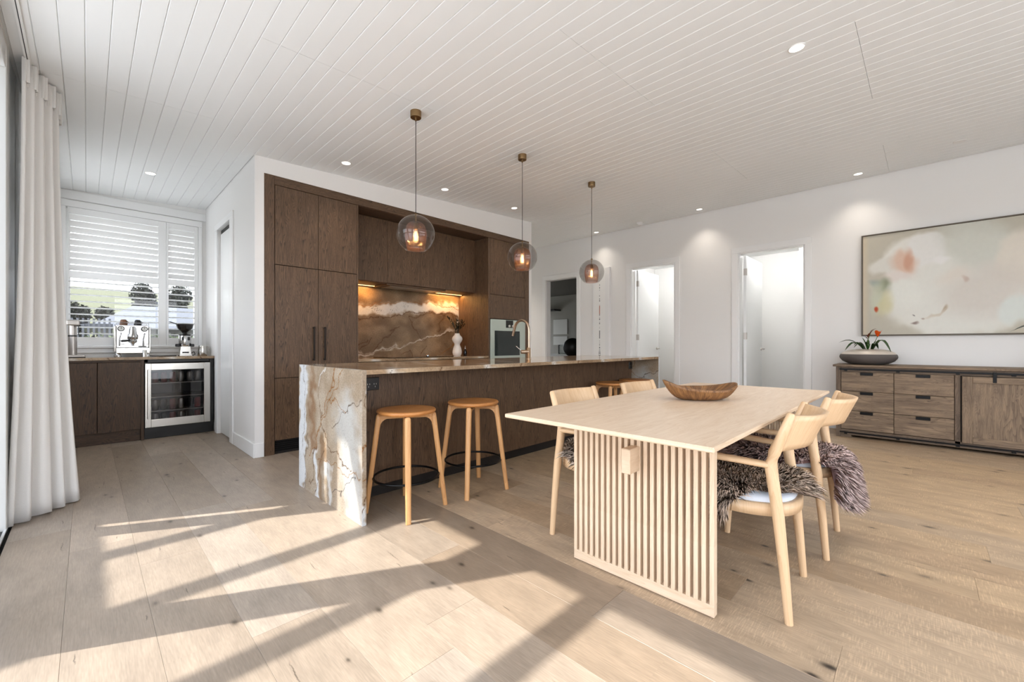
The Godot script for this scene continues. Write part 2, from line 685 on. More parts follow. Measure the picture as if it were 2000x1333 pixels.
# printed column of small black and ochre marks on white
func totem_tex(w: int, h: int) -> ImageTexture:
	var im := Image.create(w, h, false, Image.FORMAT_RGB8)
	im.fill(Color(0.93, 0.93, 0.92))
	var ink := Color(0.13, 0.14, 0.14)
	var grey := Color(0.28, 0.31, 0.31)
	# [y0, y1 (share of height), half width px share, colour]
	var bars := [[0.16, 0.18, 0.022, grey], [0.19, 0.205, 0.026, ink], [0.215, 0.225, 0.018, grey], [0.27, 0.285, 0.02, ink],
		[0.30, 0.31, 0.024, grey], [0.315, 0.335, 0.03, ink], [0.365, 0.375, 0.018, Color(0.62, 0.35, 0.25)], [0.375, 0.455, 0.034, Color(0.66, 0.36, 0.24)],
		[0.455, 0.475, 0.03, ink], [0.485, 0.493, 0.018, grey], [0.50, 0.515, 0.032, ink], [0.525, 0.53, 0.02, grey], [0.54, 0.56, 0.026, ink],
		[0.575, 0.58, 0.014, grey], [0.59, 0.598, 0.022, grey], [0.62, 0.70, 0.034, grey], [0.715, 0.722, 0.02, ink], [0.73, 0.738, 0.022, ink],
		[0.75, 0.762, 0.026, ink], [0.77, 0.776, 0.034, ink], [0.785, 0.796, 0.045, ink], [0.805, 0.812, 0.05, ink], [0.82, 0.826, 0.07, ink],
		[0.83, 0.838, 0.075, grey], [0.842, 0.852, 0.08, ink], [0.858, 0.868, 0.082, ink], [0.885, 0.891, 0.06, ink], [0.896, 0.90, 0.05, ink],
		[0.915, 0.925, 0.08, ink], [0.93, 0.936, 0.07, ink], [0.945, 0.957, 0.08, ink], [0.965, 0.972, 0.075, grey]]
	for b in bars:
		var hw := int(w * b[2])
		im.fill_rect(Rect2i(w / 2 - hw, int(h * b[0]), hw * 2, maxi(2, int(h * (b[1] - b[0])))), b[3])
		if b[2] > 0.045:
			im.fill_rect(Rect2i(w / 2 - hw / 2, int(h * b[0]), hw, maxi(1, int(h * (b[1] - b[0]) * 0.5))), Color(0.93, 0.93, 0.92))
	return ImageTexture.create_from_image(im)


func make_materials() -> void:
	mat("white_paint", Color(0.905, 0.90, 0.89), 0.55)
	mat("ceiling_paint", Color(0.91, 0.915, 0.912), 0.5)
	mat("trim_paint", Color(0.915, 0.915, 0.91), 0.35)
	mat("door_paint", Color(0.90, 0.905, 0.90), 0.35)
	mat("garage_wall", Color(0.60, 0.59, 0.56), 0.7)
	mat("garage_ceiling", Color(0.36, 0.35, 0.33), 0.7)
	mat("dark_gap", Color(0.03, 0.025, 0.02), 0.8)
	mat("black_metal", Color(0.035, 0.035, 0.04), 0.38, 0.6)
	mat("black_plastic", Color(0.03, 0.03, 0.032), 0.35)
	mat("black_gasket", Color(0.05, 0.06, 0.065), 0.5)
	mat("door_frame_white", Color(0.86, 0.865, 0.86), 0.4)
	mat("steel", Color(0.80, 0.79, 0.77), 0.24, 1.0)
	mat("satin_steel", Color(0.72, 0.70, 0.68), 0.36, 1.0)
	mat("chrome", Color(0.78, 0.78, 0.78), 0.07, 1.0)
	mat("brass", Color(0.56, 0.46, 0.33), 0.34, 1.0)
	mat("tap_nickel", Color(0.70, 0.63, 0.55), 0.28, 1.0)
	mat("bronze_handle", Color(0.16, 0.13, 0.11), 0.4, 0.7)
	mat("cord_dark", Color(0.05, 0.045, 0.04), 0.6)
	mat("oven_white", Color(0.70, 0.745, 0.70), 0.12)
	mat("oven_glass", Color(0.13, 0.165, 0.16), 0.04)
	mat("oven_panel", Color(0.05, 0.055, 0.055), 0.12)
	mat("hob_glass", Color(0.012, 0.012, 0.014), 0.05)
	mat("vase_white", Color(0.86, 0.84, 0.81), 0.6)
	mat("bottle_dark", Color(0.03, 0.045, 0.075), 0.1)
	mat("leaf_green", Color(0.13, 0.26, 0.055), 0.38)
	mat("leaf_dark", Color(0.05, 0.125, 0.045), 0.36)
	mat("twig_green", Color(0.10, 0.115, 0.045), 0.6)
	mat("flower_orange", Color(0.85, 0.34, 0.05), 0.5)
	mat("flower_brown", Color(0.36, 0.14, 0.06), 0.5)
	mat("stem_green", Color(0.28, 0.36, 0.09), 0.5)
	mat("stone_bowl", Color(0.34, 0.315, 0.30), 0.75)
	mat("stone_bowl_band", Color(0.83, 0.79, 0.74), 0.35, 0.3)
	mat("soil", Color(0.06, 0.045, 0.03), 0.9)
	mat("cushion_white", Color(0.84, 0.86, 0.89), 0.8)
	mat("art_frame", Color(0.36, 0.325, 0.28), 0.5)
	mat("kick_dark", Color(0.085, 0.062, 0.048), 0.6)
	mat("mirror_dark", Color(0.16, 0.16, 0.17), 0.08)
	mat("hopper_smoke", Color(0.10, 0.085, 0.08), 0.12)
	mat("tamp_wood", Color(0.42, 0.29, 0.21), 0.5)
	mat("red_can", Color(0.50, 0.05, 0.07), 0.3)
	mat("bag_stripe_light", Color(0.66, 0.68, 0.66), 0.8)
	mat("galvanised", Color(0.42, 0.42, 0.40), 0.5, 0.6)
	mat("paper", Color(0.80, 0.80, 0.78), 0.7)
	for n in ["leaf_green", "leaf_dark"]:
		M[n].backlight_enabled = true
		M[n].backlight = Color(0.10, 0.22, 0.03)
	M["oven_white"].clearcoat_enabled = true
	M["oven_white"].clearcoat = 1.0
	M["oven_white"].clearcoat_roughness = 0.03

	var g := mat("window_glass", Color(1, 1, 1, 0.04), 0.0)
	g.transparency = BaseMaterial3D.TRANSPARENCY_ALPHA
	g = mat("smoke_glass", Color(0.12, 0.105, 0.09, 0.30), 0.0)
	g.transparency = BaseMaterial3D.TRANSPARENCY_ALPHA
	g = mat("amber_glass", Color(0.20, 0.125, 0.06, 0.42), 0.02)
	g.transparency = BaseMaterial3D.TRANSPARENCY_ALPHA
	g = mat("fridge_glass", Color(0.02, 0.02, 0.022, 0.5), 0.0)
	g.transparency = BaseMaterial3D.TRANSPARENCY_ALPHA
	glow("filament", Color(1.0, 0.72, 0.40), 9.0)
	glow("downlight_glow", Color(1.0, 0.965, 0.92), 1.6)
	glow("led_glow", Color(1.0, 0.74, 0.42), 5.0)

	# timber
	var dark_oak := wood_tex(384, 1024, 0.42, 2.5, 11, Color(0.460, 0.355, 0.260), Color(0.175, 0.122, 0.085), 2, 3.0, 0.42, 0.12)
	textured("dark_oak", dark_oak, 0.42, 2.5, Color.WHITE, 0.5)
	textured("dark_oak_deep", dark_oak, 0.42, 2.5, Color(0.86, 0.84, 0.83), 0.5)
	var ash := wood_tex(256, 512, 0.30, 1.2, 23, Color(0.870, 0.785, 0.685), Color(0.800, 0.690, 0.570), 1, 2.0, 0.30, 0.25)
	textured("ash", ash, 0.30, 1.2, Color.WHITE, 0.46)
	textured("ash_chair", ash, 0.30, 1.2, Color(0.985, 0.935, 0.86), 0.42)
	var honey := wood_tex(256, 512, 0.20, 0.8, 31, Color(0.830, 0.640, 0.430), Color(0.700, 0.490, 0.290), 2, 2.0, 0.30, 0.22)
	textured("honey_oak", honey, 0.20, 0.8, Color.WHITE, 0.42)
	textured("honey_oak_seat", honey, 0.20, 0.8, Color(0.93, 0.84, 0.73), 0.36)
	var grey_oak := wood_tex(384, 512, 0.42, 1.4, 41, Color(0.575, 0.490, 0.395), Color(0.300, 0.240, 0.185), 1, 3.2, 0.36, 0.30)
	textured("grey_oak", grey_oak, 0.42, 1.4, Color.WHITE, 0.6)
	textured("grey_oak_frame", grey_oak, 0.42, 1.4, Color(0.80, 0.79, 0.79), 0.6)
	var bowl_wood := wood_tex(256, 256, 0.25, 0.5, 47, Color(0.610, 0.440, 0.270), Color(0.300, 0.185, 0.100), 2, 3.5, 0.5, 0.5)
	textured("bowl_wood", bowl_wood, 0.25, 0.5, Color.WHITE, 0.55)
	var fa := floor_tex(512, 1024, 101, false)
	var fb := floor_tex(512, 1024, 131, true)
	var tints := [Color(1, 1, 1), Color(0.94, 0.925, 0.905), Color(1.0, 0.985, 0.965), Color(0.92, 0.885, 0.84), Color(0.97, 0.94, 0.89)]
	for k in 5:
		textured("floor_smooth_%d" % k, fa, 1.0, 2.0, tints[k], 0.42)
		textured("floor_sawn_%d" % k, fb, 1.0, 2.0, tints[k], 0.5)

	# stone
	var br := Color(0.30, 0.185, 0.095)
	var rust := Color(0.54, 0.33, 0.15)
	var splash := stone_tex(640, 352, 201, Color(0.560, 0.470, 0.365), Color(0.430, 0.350, 0.265),
		[[Vector2(-0.05, 0.42), Vector2(0.5, 0.27), 0.075, Color(0.86, 0.845, 0.82), 0.035], [Vector2(0.45, 0.27), Vector2(1.05, 0.22), 0.075, Color(0.87, 0.855, 0.83), 0.04],
		[Vector2(0.0, 1.0), Vector2(0.45, 0.86), 0.02, Color(0.76, 0.715, 0.65), 0.02], [Vector2(0.45, 0.86), Vector2(1.02, 0.52), 0.014, Color(0.78, 0.73, 0.66), 0.016],
		[Vector2(0.98, 0.2), Vector2(1.0, 0.55), 0.03, Color(0.84, 0.82, 0.80), 0.03]],
		[[[Vector2(0.0, 0.55), Vector2(0.3, 0.45), Vector2(0.6, 0.32), Vector2(0.97, 0.34)], 0.007, br, 0.9], [[Vector2(0.0, 0.35), Vector2(0.3, 0.24), Vector2(0.6, 0.16), Vector2(1.0, 0.22)], 0.006, rust, 0.8],
		[[Vector2(0.1, 0.93), Vector2(0.22, 0.78)], 0.006, br, 0.9], [[Vector2(0.18, 0.92), Vector2(0.25, 0.73)], 0.005, br, 0.9], [[Vector2(0.28, 0.88), Vector2(0.36, 0.72), Vector2(0.46, 0.55)], 0.009, br, 0.9],
		[[Vector2(0.55, 0.40), Vector2(0.58, 0.58), Vector2(0.66, 0.72)], 0.007, br, 0.8], [[Vector2(0.66, 0.74), Vector2(0.84, 0.66), Vector2(1.0, 0.54)], 0.007, br, 0.9], [[Vector2(0.55, 0.40), Vector2(0.8, 0.33), Vector2(0.95, 0.31)], 0.006, br, 0.8],
		[[Vector2(0.80, 0.58), Vector2(0.86, 0.36)], 0.010, br, 0.7], [[Vector2(0.0, 0.97), Vector2(0.3, 0.92), Vector2(0.5, 0.83), Vector2(0.7, 0.74)], 0.006, br, 0.7],
		[[Vector2(0.64, 1.0), Vector2(0.7, 0.86)], 0.006, br, 0.8], [[Vector2(0.48, 0.98), Vector2(0.56, 0.92), Vector2(0.57, 1.0)], 0.005, br, 0.8], [[Vector2(0.84, 0.98), Vector2(0.95, 0.82)], 0.008, rust, 0.8],
		[[Vector2(0.25, 0.30), Vector2(0.32, 0.18)], 0.006, rust, 0.8], [[Vector2(0.93, 0.31), Vector2(0.97, 0.55)], 0.007, br, 0.8]], 0.5)
	var sm := mat("splash_stone", Color.WHITE, 0.22)
	sm.albedo_texture = splash
	var white_s := Color(0.90, 0.91, 0.915)
	var tail := stone_tex(448, 400, 221, Color(0.745, 0.685, 0.605), Color(0.655, 0.580, 0.490),
		[[Vector2(0.80, 0.35), Vector2(0.95, 1.1), 0.17, Color(0.785, 0.775, 0.75), 0.10], [Vector2(0.52, 0.75), Vector2(0.56, 1.05), 0.045, Color(0.845, 0.835, 0.81), 0.03],
		[Vector2(0.10, -0.05), Vector2(0.03, 1.05), 0.085, white_s, 0.022], [Vector2(0.30, 0.62), Vector2(0.33, 1.05), 0.028, white_s, 0.02],
		[Vector2(0.26, 0.1), Vector2(0.26, 0.6), 0.045, Color(0.61, 0.49, 0.38), 0.05], [Vector2(0.43, 0.55), Vector2(0.40, 1.0), 0.04, Color(0.60, 0.49, 0.38), 0.03],
		[Vector2(0.45, 0.0), Vector2(0.38, 0.14), 0.012, Color(0.88, 0.86, 0.83), 0.012]],
		[[[Vector2(0.68, 0.0), Vector2(0.50, 0.20), Vector2(0.40, 0.42), Vector2(0.22, 0.72)], 0.006, rust, 0.9], [[Vector2(0.74, 0.0), Vector2(0.55, 0.22), Vector2(0.40, 0.45)], 0.005, rust, 0.85],
		[[Vector2(1.0, 0.16), Vector2(0.78, 0.30), Vector2(0.57, 0.42)], 0.004, Color(0.34, 0.28, 0.23), 0.9], [[Vector2(0.50, 0.22), Vector2(0.66, 0.24), Vector2(0.76, 0.31)], 0.004, rust, 0.8],
		[[Vector2(0.42, 0.42), Vector2(0.52, 0.56), Vector2(0.85, 0.66)], 0.004, br, 0.8], [[Vector2(0.36, 0.70), Vector2(0.6, 0.71), Vector2(1.0, 0.68)], 0.004, rust, 0.8],
		[[Vector2(0.60, 0.92), Vector2(0.75, 0.80), Vector2(0.95, 0.70)], 0.004, Color(0.30, 0.28, 0.27), 0.9], [[Vector2(0.11, 0.0), Vector2(0.12, 0.35), Vector2(0.06, 0.7)], 0.006, Color(0.40, 0.34, 0.29), 0.6],
		[[Vector2(0.18, 0.55), Vector2(0.10, 0.85), Vector2(0.12, 1.0)], 0.009, Color(0.38, 0.33, 0.29), 0.7], [[Vector2(0.30, 0.60), Vector2(0.22, 0.95)], 0.006, br, 0.8], [[Vector2(0.46, 0.55), Vector2(0.38, 0.80), Vector2(0.30, 1.0)], 0.004, br, 0.8],
		[[Vector2(0.45, 0.02), Vector2(0.36, 0.18), Vector2(0.42, 0.40)], 0.004, br, 0.6]], 0.22, 0.86)
	var em := mat("end_stone", Color.WHITE, 0.2)
	em.albedo_texture = tail
	var top := stone_tex(512, 256, 241, Color(0.70, 0.610, 0.500), Color(0.560, 0.465, 0.365),
		[[Vector2(0.0, 0.7), Vector2(0.5, 0.4), 0.04, Color(0.82, 0.79, 0.75), 0.04], [Vector2(0.55, 0.9), Vector2(1.0, 0.55), 0.05, Color(0.80, 0.77, 0.73), 0.05]],
		[[[Vector2(0.0, 0.3), Vector2(0.3, 0.5), Vector2(0.6, 0.2), Vector2(1.0, 0.35)], 0.007, br, 0.8], [[Vector2(0.2, 0.0), Vector2(0.4, 0.6), Vector2(0.5, 1.0)], 0.006, rust, 0.8], [[Vector2(0.7, 0.0), Vector2(0.8, 0.5), Vector2(0.95, 1.0)], 0.006, br, 0.8]], 0.7)
	textured("top_stone", top, 1.6, 0.8, Color.WHITE, 0.08)

	# cloth, print
	var ln := noise_bytes(256, 256, 301, 0.5, 2, 1, 6)
	var ln2 := noise_bytes(256, 256, 302, 0.5, 2, 6, 1)
	var ld := PackedByteArray()
	ld.resize(256 * 256 * 3)
	for q in 256 * 256:
		var v := 236.0 + (ln[q] - 128) * 0.10 + (ln2[q] - 128) * 0.12
		ld[q * 3] = clampi(int(v * 1.0), 0, 255)
		ld[q * 3 + 1] = clampi(int(v * 0.995), 0, 255)
		ld[q * 3 + 2] = clampi(int(v * 0.985), 0, 255)
	var lin := textured("linen", to_tex(256, 256, ld), 0.25, 0.25, Color.WHITE, 0.9)
	lin.backlight_enabled = true
	lin.backlight = Color(0.45, 0.44, 0.42)
	lin.rim_enabled = true
	lin.rim = 0.3
	var am := mat("painting", Color.WHITE, 0.6)
	am.albedo_texture = paint_tex(448, 288)
	var tm := mat("totem_print", Color.WHITE, 0.6)
	tm.albedo_texture = totem_tex(128, 640)
	# speckled stone bowl and furs
	for f in [["fur_taupe", Color(1, 1, 1)], ["fur_pink", Color(1, 1, 1)], ["fur_brown", Color(1, 1, 1)]]:
		var fm := mat(f[0], f[1], 0.75)
		fm.vertex_color_use_as_albedo = true
	mat("pelt_taupe", Color(0.42, 0.34, 0.28), 0.9)
	mat("pelt_pink", Color(0.55, 0.42, 0.40), 0.9)
	# outdoors
	mat("grass", Color(0.26, 0.265, 0.13), 0.9)
	mat("hedge_green", Color(0.20, 0.27, 0.06), 0.8)
	mat("tree_green", Color(0.125, 0.145, 0.10), 0.85)
	mat("tree_far", Color(0.14, 0.155, 0.10), 0.85)
	mat("roof_grey", Color(0.235, 0.245, 0.265), 0.6)
	mat("house_white", Color(0.36, 0.36, 0.355), 0.7)
	mat("deck_timber", Color(0.79, 0.79, 0.785), 0.75)
	mat("paving", Color(0.88, 0.88, 0.87), 0.85)
	mat("veranda_white", Color(0.80, 0.80, 0.79), 0.6)


# ---------------------------------------------------------------- shell
func build_shell() -> void:
	var w: Material = M.white_paint
	var st := ms()
	# wall with the doorways
	var op := [[-5.59, -4.812], [-3.652, -2.876], [-1.924, -1.124]]
	var z := -9.4
	for o in op:
		bb(st, Vector3(RX, 0, z), Vector3(RX + 0.12, 3.2, o[0]))
		bb(st, Vector3(RX, 2.41, o[0]), Vector3(RX + 0.12, 3.2, o[1]))
		z = o[1]
	bb(st, Vector3(RX, 0, z), Vector3(RX + 0.12, 3.2, BZ))
	struct("wall_right", st, w)

	st = ms()   # kitchen wall: nibs beside the joinery and the bulkhead above it, with the block behind
	bb(st, Vector3(1.1115, 0, -4.62), Vector3(1.190, 3.2, KZ))
	bb(st, Vector3(4.962, 0, -4.62), Vector3(5.02, 3.2, KZ))
	bb(st, Vector3(1.190, 2.718, -4.62), Vector3(4.962, 3.2, KZ))
	bb(st, Vector3(1.2, 0, -5.42), Vector3(5.0, 3.2, -5.30))
	struct("wall_kitchen", st, w)
	st = ms()
	bb(st, Vector3(1.1115, 0, -5.425), Vector3(1.2, 3.2, -4.62))
	bb(st, Vector3(1.1115, 2.449, -6.055), Vector3(1.2, 3.2, -5.425))
	bb(st, Vector3(1.1115, 0, -6.95), Vector3(1.2, 3.2, -6.055))
	struct("wall_scullery", st, w)
	st = ms()
	bb(st, Vector3(4.93, 0, -9.4), Vector3(5.02, 3.2, -4.62))
	struct("wall_passage", st, w)
	st = ms()   # end of the passage, a tall window in it
	bb(st, Vector3(4.93, 0, -9.52), Vector3(5.1, 3.2, -9.4))
	bb(st, Vector3(6.62, 0, -9.52), Vector3(6.83, 3.2, -9.4))
	bb(st, Vector3(5.1, 2.7, -9.52), Vector3(6.62, 3.2, -9.4))
	bb(st, Vector3(5.1, 0, -9.52), Vector3(6.62, 0.1, -9.4))
	struct("wall_passage_end", st, w)
	st = ms()   # window wall of the nook
	bb(st, Vector3(-0.46, 0, NZ - 0.16), Vector3(-0.17, 3.2, NZ))
	bb(st, Vector3(1.044, 0, NZ - 0.16), Vector3(1.2, 3.2, NZ))
	bb(st, Vector3(-0.17, 2.62, NZ - 0.16), Vector3(1.044, 3.2, NZ))
	bb(st, Vector3(-0.17, 0, NZ - 0.16), Vector3(1.044, 1.05, NZ))
	struct("wall_back", st, w)
	st = ms()   # scullery behind the kitchen block
	bb(st, Vector3(1.2, 0, -6.95), Vector3(4.93, 3.2, -6.83))
	bb(st, Vector3(3.2, 0, -6.83), Vector3(3.3, 3.2, -5.42))
	struct("wall_scullery_back", st, w)
	st = ms()   # left wall: solid behind the curtain, head above the sliding doors
	bb(st, Vector3(WX - 0.14, 0, -6.95), Vector3(WX, 3.2, -6.45))
	bb(st, Vector3(WX - 0.14, 0, -6.45), Vector3(WX, 1.2, -5.35))
	bb(st, Vector3(WX - 0.14, 2.45, -6.45), Vector3(WX, 3.2, -5.35))
	bb(st, Vector3(WX - 0.14, 0, -5.35), Vector3(WX, 3.2, -4.15))
	bb(st, Vector3(WX - 0.14, 2.80, -4.15), Vector3(WX, 3.2, 2.9))
	bb(st, Vector3(WX - 0.14, 0, 2.9), Vector3(WX, 3.2, BZ))
	struct("wall_left", st, w)
	st = ms()   # wall behind the camera, mostly glass
	bb(st, Vector3(WX - 0.14, 0, BZ), Vector3(0.5, 3.2, BZ + 0.14))
	bb(st, Vector3(4.4, 0, BZ), Vector3(RX + 0.12, 3.2, BZ + 0.14))
	bb(st, Vector3(0.5, 2.6, BZ), Vector3(4.4, 3.2, BZ + 0.14))
	struct("wall_front", st, w)
	st = ms()
	bb(st, Vector3(0.5, 0, BZ + 0.04), Vector3(0.58, 2.6, BZ + 0.10))
	bb(st, Vector3(4.32, 0, BZ + 0.04), Vector3(4.4, 2.6, BZ + 0.10))
	bb(st, Vector3(0.58, 2.52, BZ + 0.04), Vector3(4.32, 2.6, BZ + 0.10))
	bb(st, Vector3(0.58, 0, BZ + 0.04), Vector3(4.32, 0.08, BZ + 0.10))
	for k in [2.4]:
		bb(st, Vector3(k, 0.08, BZ + 0.04), Vector3(k + 0.1, 2.52, BZ + 0.10))
	var wf := struct("window_2", st, M.door_frame_white)
	st = ms()
	quad(st, Vector3(0.58, 0.08, BZ + 0.07), Vector3(4.32, 0.08, BZ + 0.07), Vector3(4.32, 2.52, BZ + 0.07), Vector3(0.58, 2.52, BZ + 0.07), Vector3.BACK)
	obj("pane", st, M.window_glass, wf)
	st = ms()
	quad(st, Vector3(5.1, 0.1, -9.46), Vector3(6.62, 0.1, -9.46), Vector3(6.62, 2.7, -9.46), Vector3(5.1, 2.7, -9.46), Vector3.BACK)
	struct("window_3", st, M.window_glass)
	st = ms()
	quad(st, Vector3(WX - 0.07, 1.2, -6.45), Vector3(WX - 0.07, 1.2, -5.35), Vector3(WX - 0.07, 2.45, -5.35), Vector3(WX - 0.07, 2.45, -6.45), Vector3.RIGHT)
	struct("window_4", st, M.window_glass)
	# rooms beyond the doorways
	st = ms()
	bb(st, Vector3(8.75, 0, -4.3), Vector3(8.87, 3.2, -0.4))
	bb(st, Vector3(6.83, 0, -4.3), Vector3(8.75, 3.2, -4.2))
	bb(st, Vector3(6.83, 0, -2.46), Vector3(8.75, 3.2, -2.36))
	bb(st, Vector3(6.83, 0, -0.5), Vector3(8.75, 3.2, -0.4))
	bb(st, Vector3(7.7, 0, -1.36), Vector3(8.75, 2.9, -1.20))
	struct("wall_bedrooms", st, w)
	st = ms()
	bb(st, Vector3(6.83, 2.72, -4.2), Vector3(8.75, 2.78, -0.5))
	struct("ceiling_bedrooms", st, M.ceiling_paint)
	st = ms()
	bb(st, Vector3(9.4, 0, -9.4), Vector3(9.52, 3.2, -4.3))
	bb(st, Vector3(6.83, 0, -9.52), Vector3(6.95, 3.2, -9.4))
	bb(st, Vector3(9.3, 0, -9.52), Vector3(9.52, 3.2, -9.4))
	bb(st, Vector3(6.95, 0, -9.52), Vector3(9.3, 0.5, -9.4))
	bb(st, Vector3(6.95, 2.2, -9.52), Vector3(9.3, 3.2, -9.4))
	bb(st, Vector3(8.87, 0, -4.4), Vector3(9.52, 3.2, -4.3))
	bb(st, Vector3(6.83, 0, -4.42), Vector3(9.4, 3.2, -4.31))
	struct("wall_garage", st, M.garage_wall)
	st = ms()
	bb(st, Vector3(6.83, 2.45, -9.4), Vector3(9.4, 2.52, -4.42))
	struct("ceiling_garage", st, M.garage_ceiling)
	st = ms()
	bb(st, Vector3(WX - 0.14, 3.2, -9.52), Vector3(9.52, 3.32, BZ + 0.14))
	struct("roof", st, w)
	# baseboards
	st = ms()
	for q in [[-9.4, -5.74], [-4.74, -4.50], [-4.06, -3.756], [-2.80, -1.98], [-1.046, BZ]]:
		bb(st, Vector3(RX - 0.014, 0, q[0]), Vector3(RX, 0.13, q[1]), 0.003)
	struct("baseboard_right", st, M.trim_paint)
	st = ms()
	bb(st, Vector3(1.1115 - 0.014, 0, -5.27), Vector3(1.1115, 0.135, KZ + 0.014), 0.003)
	bb(st, Vector3(1.1115, 0, KZ), Vector3(1.188, 0.135, KZ + 0.014), 0.003)
	struct("baseboard_kitchen", st, M.trim_paint)
	# scullery doorway: architrave, jamb and a sliding door leaf set in it
	var d4 := struct_root("door_5")
	st = ms()
	bb(st, Vector3(1.1115 - 0.016, 0, -6.174), Vector3(1.1115, 2.4485, -6.055), 0.003)
	bb(st, Vector3(1.1115 - 0.016, 0, -5.425), Vector3(1.1115, 2.4485, -5.29), 0.003)
	bb(st, Vector3(1.1115 - 0.016, 2.449, -6.174), Vector3(1.1115, 2.52, -5.29), 0.003)
	obj("architrave", st, M.trim_paint, d4)
	st = ms()
	bb(st, Vector3(1.135, 0.01, -6.05), Vector3(1.175, 2.40, -5.62), 0.003)
	obj("sliding_leaf", st, M.door_paint, d4)
	st = ms()
	bb(st, Vector3(1.14, 2.405, -6.05), Vector3(1.17, 2.445, -5.43))
	obj("door_track", st, M.black_gasket, d4)


func board_mesh(ln: float) -> ArrayMesh:
	var st := ms()
	var h := 0.1013 * 0.5
	var g := 0.0036
	prism(st, [Vector2(-h + 0.0004, 0.012), Vector2(-h + 0.0004, g), Vector2(-h + g, 0), Vector2(h - g, 0), Vector2(h - 0.0004, g), Vector2(h - 0.0004, 0.012)], Vector3(0, 0, 0), Vector3.RIGHT, Vector3.UP, Vector3.BACK, ln - 0.0016)
	return commit(st, M.ceiling_paint)


func build_ceiling() -> void:
	var st := ms()
	# backing sheet just above the grooved boards
	var x0 := WX - 0.14
	var x1 := RX + 0.12
	prism(st, [Vector2(x0, ceil_y(x0) + 0.0115), Vector2(x1, ceil_y(x1) + 0.0115), Vector2(x1, ceil_y(x1) + 0.04), Vector2(x0, ceil_y(x0) + 0.04)], Vector3(0, 0, -9.4), Vector3.RIGHT, Vector3.UP, Vector3.BACK, 12.6)
	prism(st, [Vector2(x0, ceil_y(x0)), Vector2(x1, ceil_y(x1)), Vector2(x1, ceil_y(x1) + 0.02), Vector2(x0, ceil_y(x0) + 0.02)], Vector3(0, 0, 0.95), Vector3.RIGHT, Vector3.UP, Vector3.BACK, 2.25)
	var root := struct("ceiling", st, M.ceiling_paint)
	var cache := {}
	for k in range(-3, 68):
		var xa := -0.107 + 0.1013 * k
		var xm := xa + 0.0507
		if xm < WX or xm > RX:
			continue
		var col := int(floorf((k - 8) / 12.0))
		var lo := NZ
		if xm > 1.1 and xm < 5.03:
			lo = KZ - 0.03
		elif xm >= 5.03:
			lo = -9.38
		var cuts: Array = [-8.86, -6.41, -3.97, -1.50, 0.95] if posmod(col, 2) == 1 else [-7.62, -5.17, -2.72, -0.28, 0.95]
		var z := lo
		for c in cuts:
			if c <= z + 0.01:
				continue
			var ln: float = snappedf(c - z, 0.001)
			if not cache.has(ln):
				cache[ln] = board_mesh(ln)
			var b := put("ceiling_board", cache[ln], root)
			b.position = Vector3(xm, ceil_y(xm), z)
			b.rotation.z = atan(CEIL_B)
			z = c


func build_floor() -> void:
	var st := ms()
	bb(st, Vector3(WX - 0.14, -0.16, -9.4), Vector3(RX + 0.12, -0.014, BZ + 0.14))
	var root := struct("floor", st, M.dark_gap)
	st = ms()
	bb(st, Vector3(RX, -0.1, -9.4), Vector3(9.4, -0.001, -0.4), 0.0, 2)
	struct("floor_bedrooms", st, M.floor_smooth_1)
	var r := RandomNumberGenerator.new()
	r.seed = 5
	for k in range(-2, 28):
		var xa := maxf(-0.063 + 0.2435 * k, WX)
		var xb := minf(-0.063 + 0.2435 * (k + 1), RX + 0.02)
		if xb - xa < 0.03:
			continue
		var lo := -6.85
		if xa > 2.0 and xb < 5.0:
			lo = -4.75
		elif xb >= 5.0:
			lo = -9.4
		var cuts := []
		var z := lo + r.randf_range(0.4, 1.9)
		if k == 6:
			z = -0.93 - 1.9 - 1.9
		while z < BZ:
			cuts.append(z)
			z += 1.9 if k == 6 else r.randf_range(1.5, 2.2)
		cuts.append(BZ)
		z = lo
		for c in cuts:
			st = ms()
			bb(st, Vector3(xa + 0.0003, -0.014, z + 0.0003), Vector3(xb - 0.0003, 0.0, c - 0.0003), 0.0006, 2, Vector2(r.randf() * 3.0, r.randf() * 3.0))
			var sawn := xa > 1.6
			var t := r.randi_range(0, 2)
			if xa > 1.6:
				t = [1, 4, 3, 2, 4][r.randi_range(0, 4)]
			elif xa > 0.8:
				t = r.randi_range(0, 3)
			if k == 6:
				t = 3 if z < -1.0 else 1
			if k == 7:
				t = 2
			obj("floor_plank", st, M["floor_sawn_%d" % t] if sawn else M["floor_smooth_%d" % t], root)
			z = c


